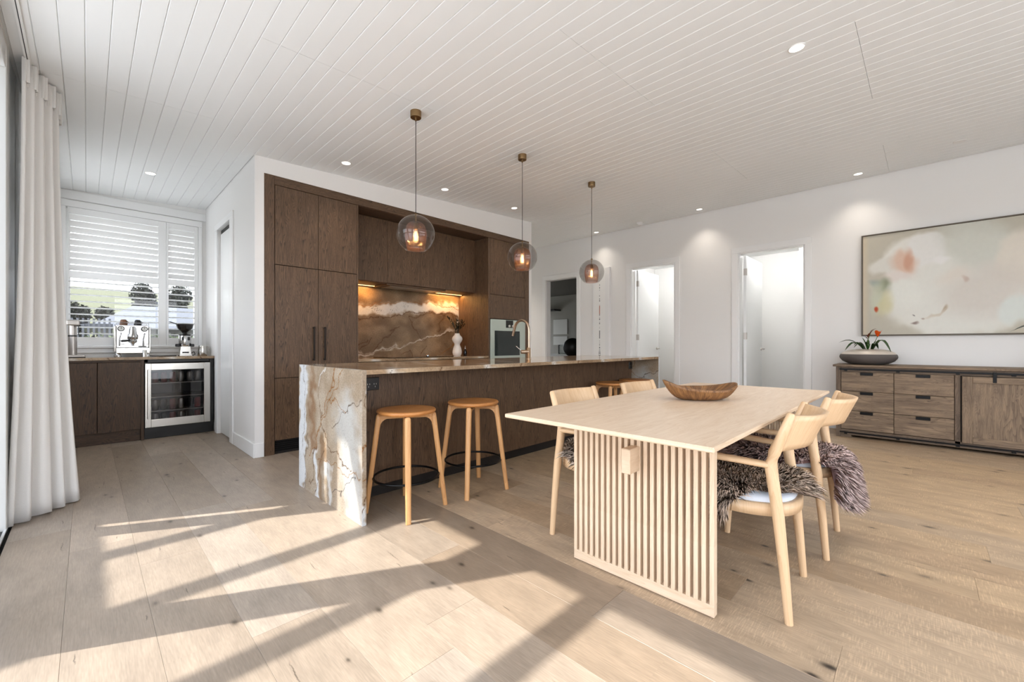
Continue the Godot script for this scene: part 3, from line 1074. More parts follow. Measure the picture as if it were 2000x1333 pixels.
func build_doors_left() -> void:
	var d := struct_root("door_1")
	var st := ms()
	bb(st, Vector3(WX - 0.12, 0, -4.147), Vector3(WX - 0.002, 2.80, -3.745), 0.003)
	obj("jamb", st, M.door_frame_white, d)
	st = ms()
	bb(st, Vector3(WX - 0.13, 2.66, -3.745), Vector3(WX - 0.004, 2.80, 2.9), 0.003)
	obj("head", st, M.door_frame_white, d)
	st = ms()
	bb(st, Vector3(WX - 0.13, -0.01, -3.745), Vector3(WX - 0.03, 0.012, 2.9))
	obj("sill", st, M.door_frame_white, d)
	st = ms()
	bb(st, Vector3(WX - 0.03, -0.01, -4.06), Vector3(WX, 0.003, 2.9))
	obj("sill_track", st, M.black_gasket, d)
	st = ms()
	bb(st, Vector3(WX - 0.012, 0.003, -4.0), Vector3(WX - 0.001, 0.012, 2.9))
	obj("sill_trim", st, M.door_frame_white, d)
	st = ms()
	bb(st, Vector3(WX - 0.10, 0.02, -3.665), Vector3(WX - 0.05, 2.66, -3.555), 0.002)
	obj("gasket_stile", st, M.black_gasket, d)
	st = ms()
	bb(st, Vector3(WX - 0.10, 0.02, -3.555), Vector3(WX - 0.05, 2.66, -3.52), 0.002)
	obj("stile", st, M.door_frame_white, d)
	var zs := [-3.52, -2.45, -1.18, 0.09, 1.36, 2.63]
	for k in range(1, 6):
		st = ms()
		bb(st, Vector3(WX - 0.11, 0.02, zs[k] - 0.106), Vector3(WX - 0.06, 2.66, zs[k]), 0.002)
		obj("stile", st, M.door_frame_white, d)
		st = ms()
		bb(st, Vector3(WX - 0.06, 0.02, zs[k]), Vector3(WX - 0.02, 2.66, zs[k] + 0.15), 0.002)
		obj("stile", st, M.door_frame_white, d)
	for k in 5:
		st = ms()
		bb(st, Vector3(WX - 0.10, 0.012, zs[k]), Vector3(WX - 0.05, 0.10, zs[k + 1] - 0.106), 0.002)
		obj("rail", st, M.door_frame_white, d)
		st = ms()
		var x := WX - 0.075
		quad(st, Vector3(x, 0.1, zs[k]), Vector3(x, 0.1, zs[k + 1] - 0.1), Vector3(x, 2.66, zs[k + 1] - 0.1), Vector3(x, 2.66, zs[k]), Vector3.RIGHT)
		obj("pane", st, M.window_glass, d)


func build_nook_window() -> void:
	# outer frame and glass
	var st := ms()
	var zf := NZ - 0.01
	bb(st, Vector3(-0.20, 1.05, zf), Vector3(-0.162, 2.6145, NZ + 0.022), 0.003)
	bb(st, Vector3(1.030, 1.05, zf), Vector3(1.068, 2.6145, NZ + 0.022), 0.003)
	bb(st, Vector3(-0.20, 2.615, zf), Vector3(1.068, 2.69, NZ + 0.022), 0.003)
	bb(st, Vector3(-0.24, 1.03, NZ - 0.02), Vector3(1.09, 1.06, NZ + 0.035), 0.004)
	bb(st, Vector3(-0.20, 0.975, NZ - 0.01), Vector3(1.068, 1.03, NZ + 0.016), 0.003)
	bb(st, Vector3(-0.17, 1.10, NZ - 0.15), Vector3(-0.13, 2.57, NZ - 0.10))
	bb(st, Vector3(1.0, 1.10, NZ - 0.15), Vector3(1.044, 2.57, NZ - 0.10))
	bb(st, Vector3(0.64, 1.10, NZ - 0.15), Vector3(0.70, 2.57, NZ - 0.10))
	bb(st, Vector3(-0.17, 2.57, NZ - 0.15), Vector3(1.044, 2.62, NZ - 0.10))
	bb(st, Vector3(-0.17, 1.05, NZ - 0.15), Vector3(1.044, 1.10, NZ - 0.10))
	var wn := struct("window_1", st, M.trim_paint)
	st = ms()
	quad(st, Vector3(-0.17, 1.05, NZ - 0.125), Vector3(1.044, 1.05, NZ - 0.125), Vector3(1.044, 2.62, NZ - 0.125), Vector3(-0.17, 2.62, NZ - 0.125), Vector3.BACK)
	obj("pane", st, M.window_glass, wn)
	st = ms()
	bb(st, Vector3(WX, 2.70, NZ), Vector3(1.1115, 2.80, NZ + 0.012), 0.003)
	struct("trim_1", st, M.trim_paint)
	# plantation shutters: one wide, one narrow, each with a closed upper and an open lower bank of louvres
	for p in [[-0.150, 0.700, "wide white shutter on the left of the nook window with closed upper louvres"], [0.702, 1.026, "narrow white shutter on the right of the nook window above the coffee grinder"]]:
		var xa: float = p[0]
		var xb: float = p[1]
		var sh := thing("plantation_shutter", p[2], "shutter", Vector3((xa + xb) * 0.5, 1.065, NZ + 0.0), 0.0, "shutters of the nook window")
		var hw := (xb - xa) * 0.5
		var sl := 0.008 if xa < 0.0 else 0.024
		var sr := 0.074 if xa < 0.0 else 0.038
		st = ms()
		bb(st, Vector3(-hw, 0, -0.016), Vector3(-hw + sl, 1.548, 0.014), 0.002)
		obj("stile", st, M.trim_paint, sh)
		st = ms()
		bb(st, Vector3(hw - sr, 0, -0.016), Vector3(hw, 1.548, 0.014), 0.002)
		obj("stile", st, M.trim_paint, sh)
		for rr in [[0.0, 0.092], [0.757, 0.835], [1.477, 1.548]]:
			st = ms()
			bb(st, Vector3(-hw + sl, rr[0], -0.016), Vector3(hw - sr, rr[1], 0.014), 0.002)
			obj("rail", st, M.trim_paint, sh)
		for bank in 2:
			var n := 9
			var y0: float = [0.095, 0.838][bank]
			var y1: float = [0.755, 1.475][bank]
			var ang: float = [0.10, 1.12][bank]
			st = ms()
			var pts := []
			for q in 10:
				var a := TAU * q / 10
				pts.append(Vector2(cos(a) * 0.033, sin(a) * 0.0055))
			prism(st, pts, Vector3(-hw + sl + 0.001, 0, 0), Vector3.BACK, Vector3.UP, Vector3.RIGHT, xb - xa - sl - sr - 0.002)
			var mesh := commit(st, M.trim_paint)
			for k in n:
				var lv := put("louvre", mesh, sh)
				lv.position = Vector3(0, y0 + (k + 0.5) * (y1 - y0) / n, -0.001)
				lv.rotation.x = -ang


func door_set(n: int, za: float, zb: float, leaf: float, hinge_z: float) -> void:
	# architrave round an opening of the right wall, jamb linings, and an open leaf swung into the room beyond
	var d := struct_root("door_%d" % n)
	var st := ms()
	bb(st, Vector3(RX - 0.018, 0, za - 0.095), Vector3(RX, 2.41, za - 0.006), 0.003)
	bb(st, Vector3(RX - 0.018, 0, zb + 0.006), Vector3(RX, 2.41, zb + 0.082), 0.003)
	bb(st, Vector3(RX - 0.018, 2.41, za - 0.095), Vector3(RX, 2.495, zb + 0.082), 0.003)
	obj("architrave", st, M.trim_paint, d)
	st = ms()
	bb(st, Vector3(RX - 0.006, 0, za - 0.012), Vector3(RX + 0.126, 2.41, za + 0.012), 0.002)
	bb(st, Vector3(RX - 0.006, 0, zb - 0.012), Vector3(RX + 0.126, 2.41, zb + 0.012), 0.002)
	bb(st, Vector3(RX - 0.006, 2.395, za), Vector3(RX + 0.126, 2.42, zb), 0.002)
	obj("jamb", st, M.trim_paint, d)
	if leaf <= 0.0:
		return
	st = ms()
	var x0 := RX + 0.135
	bb(st, Vector3(x0, 0.01, hinge_z), Vector3(x0 + leaf, 2.39, hinge_z + 0.038), 0.003)
	var lf := obj("leaf", st, M.door_paint, d)
	for y in [0.35, 1.15, 2.10]:
		st = ms()
		bb(st, Vector3(x0 - 0.006, y, hinge_z + 0.002), Vector3(x0 + 0.028, y + 0.10, hinge_z + 0.044), 0.002)
		obj("hinge", st, M.satin_steel, lf)
	st = ms()
	var hp := Vector3(x0 + leaf - 0.07, 1.0, hinge_z + 0.038)
	X = Transform3D(Basis(Vector3.RIGHT, PI / 2), hp)
	lathe(st, [[0.026, 0.0], [0.026, 0.008], [0.011, 0.009], [0.011, 0.045]], Vector3.ZERO, 16)
	X = Transform3D.IDENTITY
	tube(st, [hp + Vector3(0.01, 0, 0.045), hp + Vector3(-0.05, 0, 0.048), hp + Vector3(-0.11, 0, 0.045)], [0.009, 0.009, 0.008], 10)
	obj("lever_handle", st, M.satin_steel, lf)


func build_right_wall() -> void:
	door_set(2, -5.59, -4.812, 0.0, 0.0)
	door_set(3, -3.652, -2.876, 0.80, -3.63)
	door_set(4, -1.924, -1.124, 0.86, -1.90)
	# tall white framed panel with a printed column of marks
	var a := thing("art_panel", "tall narrow white wall panel with a totem of small black and terracotta marks", "artwork", Vector3(RX - 0.02, 0.62, -4.245))
	var st := ms()
	bb(st, Vector3(-0.025, 0, -0.182), Vector3(0.02, 1.87, 0.182), 0.003)
	obj("panel", st, M.trim_paint, a)
	st = ms()
	quad(st, Vector3(-0.027, 0.0, -0.145), Vector3(-0.027, 0.0, 0.095), Vector3(-0.027, 1.87, 0.095), Vector3(-0.027, 1.87, -0.145), Vector3.LEFT, Vector2(0, 1), Vector2(1, 1), Vector2(1, 0), Vector2(0, 0))
	obj("printed_totem", st, M.totem_print, a)
	# large abstract painting
	var p := thing("painting", "wide abstract painting in cream, blush and moss green above the sideboard", "painting", Vector3(RX, 1.1757, -0.5359))
	st = ms()
	var L := 1.85
	var H := 1.2291
	for e in [[Vector3(-0.05, 0, 0), Vector3(0, 0.012, L)], [Vector3(-0.05, H - 0.012, 0), Vector3(0, H, L)], [Vector3(-0.05, 0.012, 0), Vector3(0, H - 0.012, 0.012)], [Vector3(-0.05, 0.012, L - 0.012), Vector3(0, H - 0.012, L)]]:
		bb(st, e[0], e[1], 0.002)
	obj("frame", st, M.art_frame, p)
	st = ms()
	bb(st, Vector3(-0.038, 0.012, 0.012), Vector3(-0.005, H - 0.012, L - 0.012))
	var cv := obj("canvas", st, M.art_frame, p)
	st = ms()
	quad(st, Vector3(-0.040, 0.016, 0.016), Vector3(-0.040, 0.016, L - 0.016), Vector3(-0.040, H - 0.016, L - 0.016), Vector3(-0.040, H - 0.016, 0.016), Vector3.LEFT, Vector2(0, 1), Vector2(1.42, 1), Vector2(1.42, 0), Vector2(0, 0))
	obj("painted_surface", st, M.painting, cv)
	# garage things seen through the farthest doorway
	var f := thing("pedestal_fan", "black round fan standing in the dark room behind the island tap", "fan", Vector3(8.35, 0, -6.12))
	st = ms()
	lathe(st, [[0.17, 0], [0.17, 0.02], [0.05, 0.035], [0.02, 0.05], [0.02, 0.78]])
	obj("stand", st, M.black_plastic, f)
	st = ms()
	X = Transform3D(Basis(Vector3.UP, -0.94).rotated(Vector3.RIGHT, 0.0) * Basis(Vector3.RIGHT, PI / 2), Vector3(0, 1.0, 0.0))
	for k in 5:
		var rr := 0.04 + 0.045 * k
		var ring := []
		for q in 25:
			ring.append(Vector3(cos(TAU * q / 24) * rr, -0.05 + 0.012 * k * 0.4, sin(TAU * q / 24) * rr))
		tube(st, ring, [0.004], 5)
	lathe(st, [[0.0, -0.06], [0.22, -0.03], [0.235, 0.0], [0.22, 0.05], [0.0, 0.09]], Vector3.ZERO, 28)
	X = Transform3D.IDENTITY
	obj("fan_head", st, M.black_plastic, f)
	var s := thing("storage_bench", "pale storage chest below the fan in the dark room", "chest", Vector3(8.7, 0, -6.4))
	st = ms()
	bb(st, Vector3(0.1, 0, -0.9), Vector3(0.6, 0.82, 0.7), 0.01)
	obj("chest", st, M.paper, s)
	var bg := thing("striped_bag", "black and pale striped bag on the chest beside the black fan", "bag", Vector3(8.95, 0.82, -6.72))
	st = ms()
	bb(st, Vector3(-0.1, 0, -0.24), Vector3(0.1, 0.24, 0.24), 0.03)
	obj("bag", st, M.bag_stripe_light, bg)
	for k in [-0.22, 0.0, 0.22]:
		st = ms()
		bb(st, Vector3(-0.106, 0, k - 0.018), Vector3(0.1, 0.245, k + 0.018), 0.004)
		obj("stripe", st, M.black_plastic, bg)
	for k in 2:
		st = ms()
		bb(st, Vector3(9.37, [1.36, 1.06][k], -7.55), Vector3(9.40, [1.78, 1.30][k], -7.05), 0.004)
		tag(obj("meter_box", st, M.paper), ["larger pale square box on the dark room's wall", "smaller pale box low on the dark room's wall"][k], "wall box")
	st = ms()
	bb(st, Vector3(9.1, 2.02, -8.2), Vector3(9.4, 2.06, -7.3))
	tag(obj("wall_shelf", st, M.black_plastic), "short black shelf high on the dark room's wall", "shelf")
	st = ms()
	bb(st, Vector3(8.6, 2.16, -7.6), Vector3(8.8, 2.34, -7.4), 0.03)
	tube(st, [Vector3(8.7, 2.34, -7.5), Vector3(8.7, 2.45, -7.5)], [0.02])
	tag(obj("ceiling_speaker", st, M.black_plastic), "small black fitting hung from the dark room's ceiling", "speaker")


# ---------------------------------------------------------------- kitchen joinery
func panel(called: String, lo: Vector3, hi: Vector3, m: Material, parent: Node, off := Vector2.ZERO, bev := 0.0015, g := 1) -> MeshInstance3D:
	var st := ms()
	bb(st, lo, hi, bev, g, off)
	return obj(called, st, m, parent)


func bar_handle(parent: Node, x: float, y0: float, y1: float, z: float) -> void:
	var st := ms()
	bb(st, Vector3(x - 0.009, y0, z + 0.024), Vector3(x + 0.009, y1, z + 0.036), 0.003)
	bb(st, Vector3(x - 0.006, y0 + 0.004, z), Vector3(x + 0.006, y0 + 0.018, z + 0.026))
	bb(st, Vector3(x - 0.006, y1 - 0.018, z), Vector3(x + 0.006, y1 - 0.004, z + 0.026))
	obj("handle", st, M.bronze_handle, parent)


func build_kitchen() -> void:
	var oak: Material = M.dark_oak
	var deep: Material = M.dark_oak_deep
	var f := KZ + 0.002
	var sur := thing("joinery_surround", "dark oak frame bordering the whole kitchen joinery recess", "cabinet frame", Vector3.ZERO)
	panel("stile", Vector3(1.191, 0, f - 0.04), Vector3(1.280, 2.717, f), oak, sur, Vector2(0.05, 0.3))
	panel("stile", Vector3(4.868, 0, f - 0.04), Vector3(4.961, 2.717, f), oak, sur, Vector2(0.31, 0.9))
	panel("top_rail", Vector3(1.281, 2.631, f - 0.04), Vector3(4.867, 2.717, f), oak, sur, Vector2(0.1, 0.2), 0.0015, 0)

	var pc := thing("pantry_cabinet", "tall six-door dark oak pantry at the left end of the kitchen wall", "cabinet", Vector3.ZERO)
	panel("body", Vector3(1.283, 0.0, -5.25), Vector3(2.108, 2.628, f - 0.026), M.dark_gap, pc)
	panel("side_panel", Vector3(2.110, 0, -5.25), Vector3(2.127, 2.629, f - 0.004), oak, pc, Vector2(0.2, 0.1))
	var xs := [1.284, 1.694, 2.109]
	var ys := [0.132, 0.742, 1.853, 2.629]
	for c in 2:
		for r in 3:
			var dr := panel("door", Vector3(xs[c] + 0.002, ys[r] + 0.003, f - 0.024), Vector3(xs[c + 1] - 0.002, ys[r + 1] - 0.003, f - 0.002), oak, pc, Vector2(0.02 - xs[c], 0.35 if r == 2 else 0.0))
			if r == 1:
				bar_handle(dr, [1.643, 1.752][c], 0.907, 1.256, f - 0.002)
	var vg := panel("vent_grille", Vector3(1.288, 0.0, f - 0.05), Vector3(2.105, 0.018, f - 0.022), M.kick_dark, pc)
	for k in 5:
		panel("grille_slat", Vector3(1.288, 0.026 + 0.019 * k, f - 0.040), Vector3(2.105, 0.038 + 0.019 * k, f - 0.024), M.satin_steel if k < 0 else M.black_metal, vg, Vector2.ZERO, 0.003)

	var oc := thing("oven_cabinet", "tall dark oak oven tower at the right end of the kitchen wall", "cabinet", Vector3.ZERO)
	panel("side_panel", Vector3(4.087, 0, -5.25), Vector3(4.117, 2.629, f - 0.004), oak, oc, Vector2(0.1, 0.4))
	panel("body", Vector3(4.119, 1.452, -5.25), Vector3(4.866, 2.628, f - 0.026), M.dark_gap, oc)
	panel("body", Vector3(4.119, 0.0, -5.25), Vector3(4.866, 0.842, f - 0.026), M.dark_gap, oc)
	panel("door", Vector3(4.120, 1.811, f - 0.024), Vector3(4.864, 2.626, f - 0.002), oak, oc, Vector2(0.3, 0.5))
	panel("door", Vector3(4.120, 1.456, f - 0.024), Vector3(4.864, 1.805, f - 0.002), oak, oc, Vector2(0.3, 0.0))
	panel("drawer", Vector3(4.120, 0.12, f - 0.024), Vector3(4.864, 0.84, f - 0.002), oak, oc, Vector2(0.3, 1.2))

	var ov := thing("wall_oven", "pale green-white glass oven set in the dark oak tower", "oven", Vector3(4.494, 0.848, f))
	panel("body", Vector3(-0.36, 0.003, -0.55), Vector3(0.36, 0.597, -0.012), M.black_metal, ov)
	var dv := panel("door", Vector3(-0.368, 0.0, -0.012), Vector3(0.368, 0.597, 0.010), M.oven_white, ov, Vector2.ZERO, 0.002)
	panel("window", Vector3(-0.295, 0.057, 0.0095), Vector3(0.240, 0.429, 0.0115), M.oven_glass, dv, Vector2.ZERO, 0.0)
	var cp := panel("control_panel", Vector3(-0.063, 0.478, 0.0095), Vector3(0.092, 0.590, 0.0125), M.oven_panel, ov, Vector2.ZERO, 0.0)
	for kx in [-0.008, 0.066]:
		var st := ms()
		X = Transform3D(Basis(Vector3.RIGHT, PI / 2), Vector3(kx, 0.503, 0.0125))
		lathe(st, [[0.021, 0.0], [0.021, 0.022], [0.018, 0.026]], Vector3.ZERO, 20)
		X = Transform3D.IDENTITY
		obj("knob", st, M.steel, cp)

	# overhead cupboards with range hood and light strips
	var wc := thing("overhead_cabinet", "row of four dark oak cupboards over the stone splashback", "cabinet", Vector3.ZERO)
	panel("body", Vector3(2.128, 1.842, -5.24), Vector3(4.086, 2.629, -4.807), deep, wc)
	var ux := [2.128, 2.644, 3.116, 3.588, 4.086]
	for k in 4:
		panel("door", Vector3(ux[k] + 0.0015, 1.846, -4.806), Vector3(ux[k + 1] - 0.0015, 2.626, -4.784), oak, wc, Vector2(0.13 * k + 0.06, 0.4 + 0.23 * k))
	panel("soffit", Vector3(2.128, 2.630, -4.80), Vector3(4.086, 2.66, f - 0.042), deep, wc, Vector2.ZERO, 0.001, 0)
	var rh := thing("range_hood", "slim built-in range hood under the middle overhead cupboards", "range hood", Vector3(3.10, 1.842, -4.98))
	panel("housing", Vector3(-0.455, -0.02, -0.155), Vector3(0.455, 0.0, 0.175), oak, rh, Vector2.ZERO, 0.002, 0)
	panel("filter", Vector3(-0.38, -0.026, -0.11), Vector3(0.38, -0.02, 0.13), M.satin_steel, rh)
	for e in [[2.15, 2.63, "warm light strip under the left overhead cupboard"], [3.56, 4.07, "warm light strip under the right overhead cupboard"]]:
		var ls := thing("light_strip", e[2], "light strip", Vector3((e[0] + e[1]) * 0.5, 1.842, -5.10), 0.0, "light strips under the overhead cupboards")
		var hw: float = (e[1] - e[0]) * 0.5
		panel("channel", Vector3(-hw, -0.008, -0.012), Vector3(hw, 0.0, 0.012), M.satin_steel, ls, Vector2.ZERO, 0.0)
		panel("glowing_diffuser", Vector3(-hw, -0.012, -0.009), Vector3(hw, -0.008, 0.009), M.led_glow, ls, Vector2.ZERO, 0.0)
		var al := AreaLight3D.new()
		al.name = "strip_lamp"
		al.area_size = Vector2(hw * 2.0, 0.02)
		al.area_normalize_energy = true
		al.light_color = Color(1.0, 0.74, 0.42)
		al.light_energy = 0.30
		al.shadow_enabled = true
		ls.add_child(al)
		al.position = Vector3(0, -0.016, 0)
		al.rotation.x = -PI / 2

	# splashback, bench, hob, drawers below
	var sp: StandardMaterial3D = M.splash_stone
	sp.uv1_scale = Vector3(1.0 / 1.96, -1.0 / 0.938, 1)
	sp.uv1_offset = Vector3(-2.127 / 1.96, 1.0 + 0.905 / 0.938, 0)
	var stn := ms()
	bb(stn, Vector3(2.128, 0.906, -5.205), Vector3(4.086, 1.842, -5.185))
	tag(obj("splashback", stn, sp), "brown stone splashback crossed by a broad white quartz band", "splashback")
	stn = ms()
	bb(stn, Vector3(2.128, 0.876, -5.20), Vector3(4.086, 0.905, KZ + 0.006), 0.002, 0)
	tag(obj("back_worktop", stn, M.top_stone), "veined brown stone bench top below the splashback", "worktop")
	var bc := thing("base_cabinet", "low dark oak drawers under the back bench behind the island", "cabinet", Vector3.ZERO)
	panel("body", Vector3(2.128, 0.1, -5.2), Vector3(4.086, 0.862, -4.55), M.dark_gap, bc)
	panel("kick", Vector3(2.128, 0.0, -5.2), Vector3(4.086, 0.1, -4.60), M.kick_dark, bc)
	for k in 4:
		panel("drawer", Vector3(2.130 + 0.489 * k, 0.115, -4.548), Vector3(2.616 + 0.489 * k, 0.845, -4.526), oak, bc, Vector2(0.1 * k, 0.3 * k))
	var hb := thing("cooktop", "black glass cooktop set on the back bench", "cooktop", Vector3(3.07, 0.905, -4.84))
	panel("glass", Vector3(-0.46, 0.0, -0.25), Vector3(0.46, 0.007, 0.25), M.hob_glass, hb, Vector2.ZERO, 0.002)
	var hk := ms()
	lathe(hk, [[0.018, 0.007], [0.02, 0.012], [0.02, 0.028], [0.016, 0.032]], Vector3(0.10, 0, 0.16), 18)
	obj("knob", hk, M.chrome, hb)

	# vase with dry sprigs, small bottle
	var va := thing("vase", "white double-gourd vase at the right end of the splashback", "vase", Vector3(3.834, 0.905, -4.9))
	var st := ms()
	lathe(st, [[0.048, 0.0], [0.060, 0.012], [0.069, 0.045], [0.068, 0.075], [0.058, 0.115], [0.044, 0.150], [0.040, 0.168], [0.048, 0.190], [0.070, 0.220], [0.078, 0.247], [0.070, 0.275], [0.050, 0.298], [0.038, 0.312], [0.036, 0.330], [0.030, 0.331], [0.028, 0.300]], Vector3.ZERO, 32)
	obj("body", st, M.vase_white, va)
	var sg := thing("vase_foliage", "dark green sprigs standing in the white vase", "foliage", Vector3(3.834, 1.22, -4.9))
	var r := RandomNumberGenerator.new()
	r.seed = 12
	for k in 11:
		st = ms()
		var a := r.randf() * TAU
		var sp2 := r.randf_range(0.05, 0.17)
		var hgt := r.randf_range(0.12, 0.25)
		if k < 3:
			a = [2.6, 0.2, 1.8][k]
			sp2 = 0.17
			hgt = [0.26, 0.15, 0.2][k]
		var p0 := Vector3(0, -0.1, 0)
		var p1 := Vector3(cos(a) * sp2 * 0.25, hgt * 0.45, -sin(a) * sp2 * 0.25)
		var p2 := Vector3(cos(a) * sp2, hgt, -sin(a) * sp2 * 0.7)
		tube(st, [p0, p1, p2], [0.003, 0.0025, 0.001], 5)
		for j in 11:
			var t := 0.30 + 0.07 * j
			var b := p1.lerp(p2, clampf(t * 1.4 - 0.4, 0, 1)) if t > 0.28 else p0.lerp(p1, t)
			var d := Vector3(r.randf_range(-1, 1), r.randf_range(0.0, 0.9), r.randf_range(-1, 1)).normalized() * r.randf_range(0.035, 0.075)
			leaf_blade(st, b, b + d, 0.014, 0.004)
		obj("sprig", st, M.twig_green, sg)
	var bo := thing("small_bottle", "small dark blue bottle beside the white vase", "bottle", Vector3(3.985, 0.905, -4.9))
	st = ms()
	lathe(st, [[0.022, 0.0], [0.025, 0.005], [0.025, 0.06], [0.021, 0.075], [0.009, 0.09], [0.008, 0.105]], Vector3.ZERO, 20)
	obj("body", st, M.bottle_dark, bo)
	st = ms()
	lathe(st, [[0.010, 0.105], [0.010, 0.125], [0.004, 0.128], [0.003, 0.145]], Vector3.ZERO, 14)
	obj("cap", st, M.steel, bo)


func build_island() -> void:
	var em: StandardMaterial3D = M.end_stone
	em.uv1_scale = Vector3(1.0 / 1.041, -1.0 / 0.92, 1)
	em.uv1_offset = Vector3(3.39 / 1.041, 1.0, 0)
	var x0 := 1.1344
	var x1 := 5.0287
	var wt := thing("island_worktop", "veined stone island top with waterfall ends", "worktop", Vector3.ZERO)
	panel("top", Vector3(x0 + 0.0275, 0.892, -3.39), Vector3(x1 - 0.0275, 0.92, -2.349), M.top_stone, wt, Vector2(0.2, 0.1), 0.0015, 0)
	panel("end_panel", Vector3(x0, 0, -3.39), Vector3(x0 + 0.0275, 0.92, -2.349), em, wt, Vector2.ZERO, 0.0012)
	panel("end_panel", Vector3(x1 - 0.0275, 0, -3.39), Vector3(x1, 0.92, -2.349), em, wt, Vector2.ZERO, 0.0012)
	var ic := thing("island_cabinet", "long dark oak cabinet forming the body of the island", "cabinet", Vector3.ZERO)
	panel("body", Vector3(x0 + 0.03, 0.09, -3.37), Vector3(x1 - 0.03, 0.891, -2.745), M.dark_gap, ic)
	panel("kick", Vector3(x0 + 0.03, 0.0, -3.32), Vector3(x1 - 0.03, 0.09, -2.765), M.kick_dark, ic)
	for k in 4:
		var w := (x1 - x0 - 0.06) / 4.0
		panel("front_panel", Vector3(x0 + 0.03 + w * k + 0.0004, 0.088, -2.744), Vector3(x0 + 0.03 + w * (k + 1) - 0.0004, 0.891, -2.718), M.dark_oak, ic, Vector2(0.17 * k, 0.37 * k + 0.2), 0.0004)
	for e in [[1.335, "black double power outlet at the near end of the island"], [4.93, "black power outlet at the far end of the island"]]:
		var ou := thing("power_outlet", e[1], "power outlet", Vector3(e[0] + 0.05, 0.80, -2.718))
		panel("plate", Vector3(-0.055, -0.044, 0.0), Vector3(0.05, 0.044, 0.009), M.black_plastic, ou, Vector2.ZERO, 0.003)
		var st := ms()
		for sx in [-0.03, 0.018]:
			for q in [[-0.008, 0.0, 0.5], [0.008, 0.0, -0.5], [0.0, -0.018, 0.0]]:
				bb(st, Vector3(sx + q[0] - 0.0012, q[1] - 0.006, 0.0088), Vector3(sx + q[0] + 0.0012, q[1] + 0.004, 0.0094))
		obj("socket_slots", st, M.satin_steel, ou)
	# tap
	var tp := thing("kitchen_tap", "brushed nickel gooseneck tap on the island top", "tap", Vector3(3.255, 0.92, -2.95))
	var st := ms()
	lathe(st, [[0.027, 0.0], [0.027, 0.006], [0.021, 0.008], [0.021, 0.115], [0.014, 0.12]], Vector3.ZERO, 24)
	obj("body", st, M.tap_nickel, tp)
	st = ms()
	var pts := [Vector3(0, 0.10, 0), Vector3(0, 0.30, 0)]
	for k in 13:
		var a := PI * 0.87 * k / 12.0
		pts.append(Vector3(0, 0.305 + 0.105 * sin(a), -0.105 + 0.105 * cos(a)))
	pts.append(pts[-1] + Vector3(0, -0.10, -0.036))
	tube(st, pts, [0.0135], 16, Vector3.RIGHT)
	obj("spout", st, M.tap_nickel, tp)
	st = ms()
	tube(st, [Vector3(0, 0.075, 0), Vector3(-0.045, 0.075, -0.03), Vector3(-0.07, 0.075, -0.047)], [0.021, 0.021, 0.020], 18)
	obj("lever_hub", st, M.tap_nickel, tp)
	st = ms()
	tube(st, [Vector3(-0.065, 0.085, -0.045), Vector3(-0.115, 0.135, -0.075)], [0.0045, 0.004], 8)
	obj("lever", st, M.steel, tp)


# ---------------------------------------------------------------- dining table
func build_table() -> void:
	var t := thing("dining_table", "pale ash dining table on slatted panel legs", "table", Vector3(1.343, 0, -0.911))
	var L := 2.225
	var hw := 0.457
	var ash: Material = M.ash
	var st := ms()
	bb(st, Vector3(0, 0.737, -hw), Vector3(L, 0.755, hw), 0.004, 0)
	obj("top", st, ash, t)
	for e in [0.366, L - 0.366 - 0.034]:
		var x0: float = e
		panel("bottom_rail", Vector3(x0, 0.006, -0.333), Vector3(x0 + 0.034, 0.052, 0.333), ash, t, Vector2(0.1, x0), 0.0015, 2)
		panel("top_rail", Vector3(x0, 0.712, -0.333), Vector3(x0 + 0.034, 0.7365, 0.333), ash, t, Vector2(0.2, x0), 0.001, 2)
		st = ms()
		box(st, Vector3(0, 0, 0), Vector3(0.034, 0.660, 0.0175), 0.001, 1, Vector2(0.1, 0.1))
		var sm := commit(st, ash)
		for k in 22:
			var z := -0.333 + 0.00875 + (0.666 - 0.0175) * k / 21.0
			var s := put("slat", sm, t)
			s.position = Vector3(x0 + 0.017, 0.382, z)
	panel("stretcher", Vector3(0.28, 0.515, -0.021), Vector3(L - 0.28, 0.622, 0.021), M.ash, t, Vector2(0.05, 0.0), 0.003, 0)


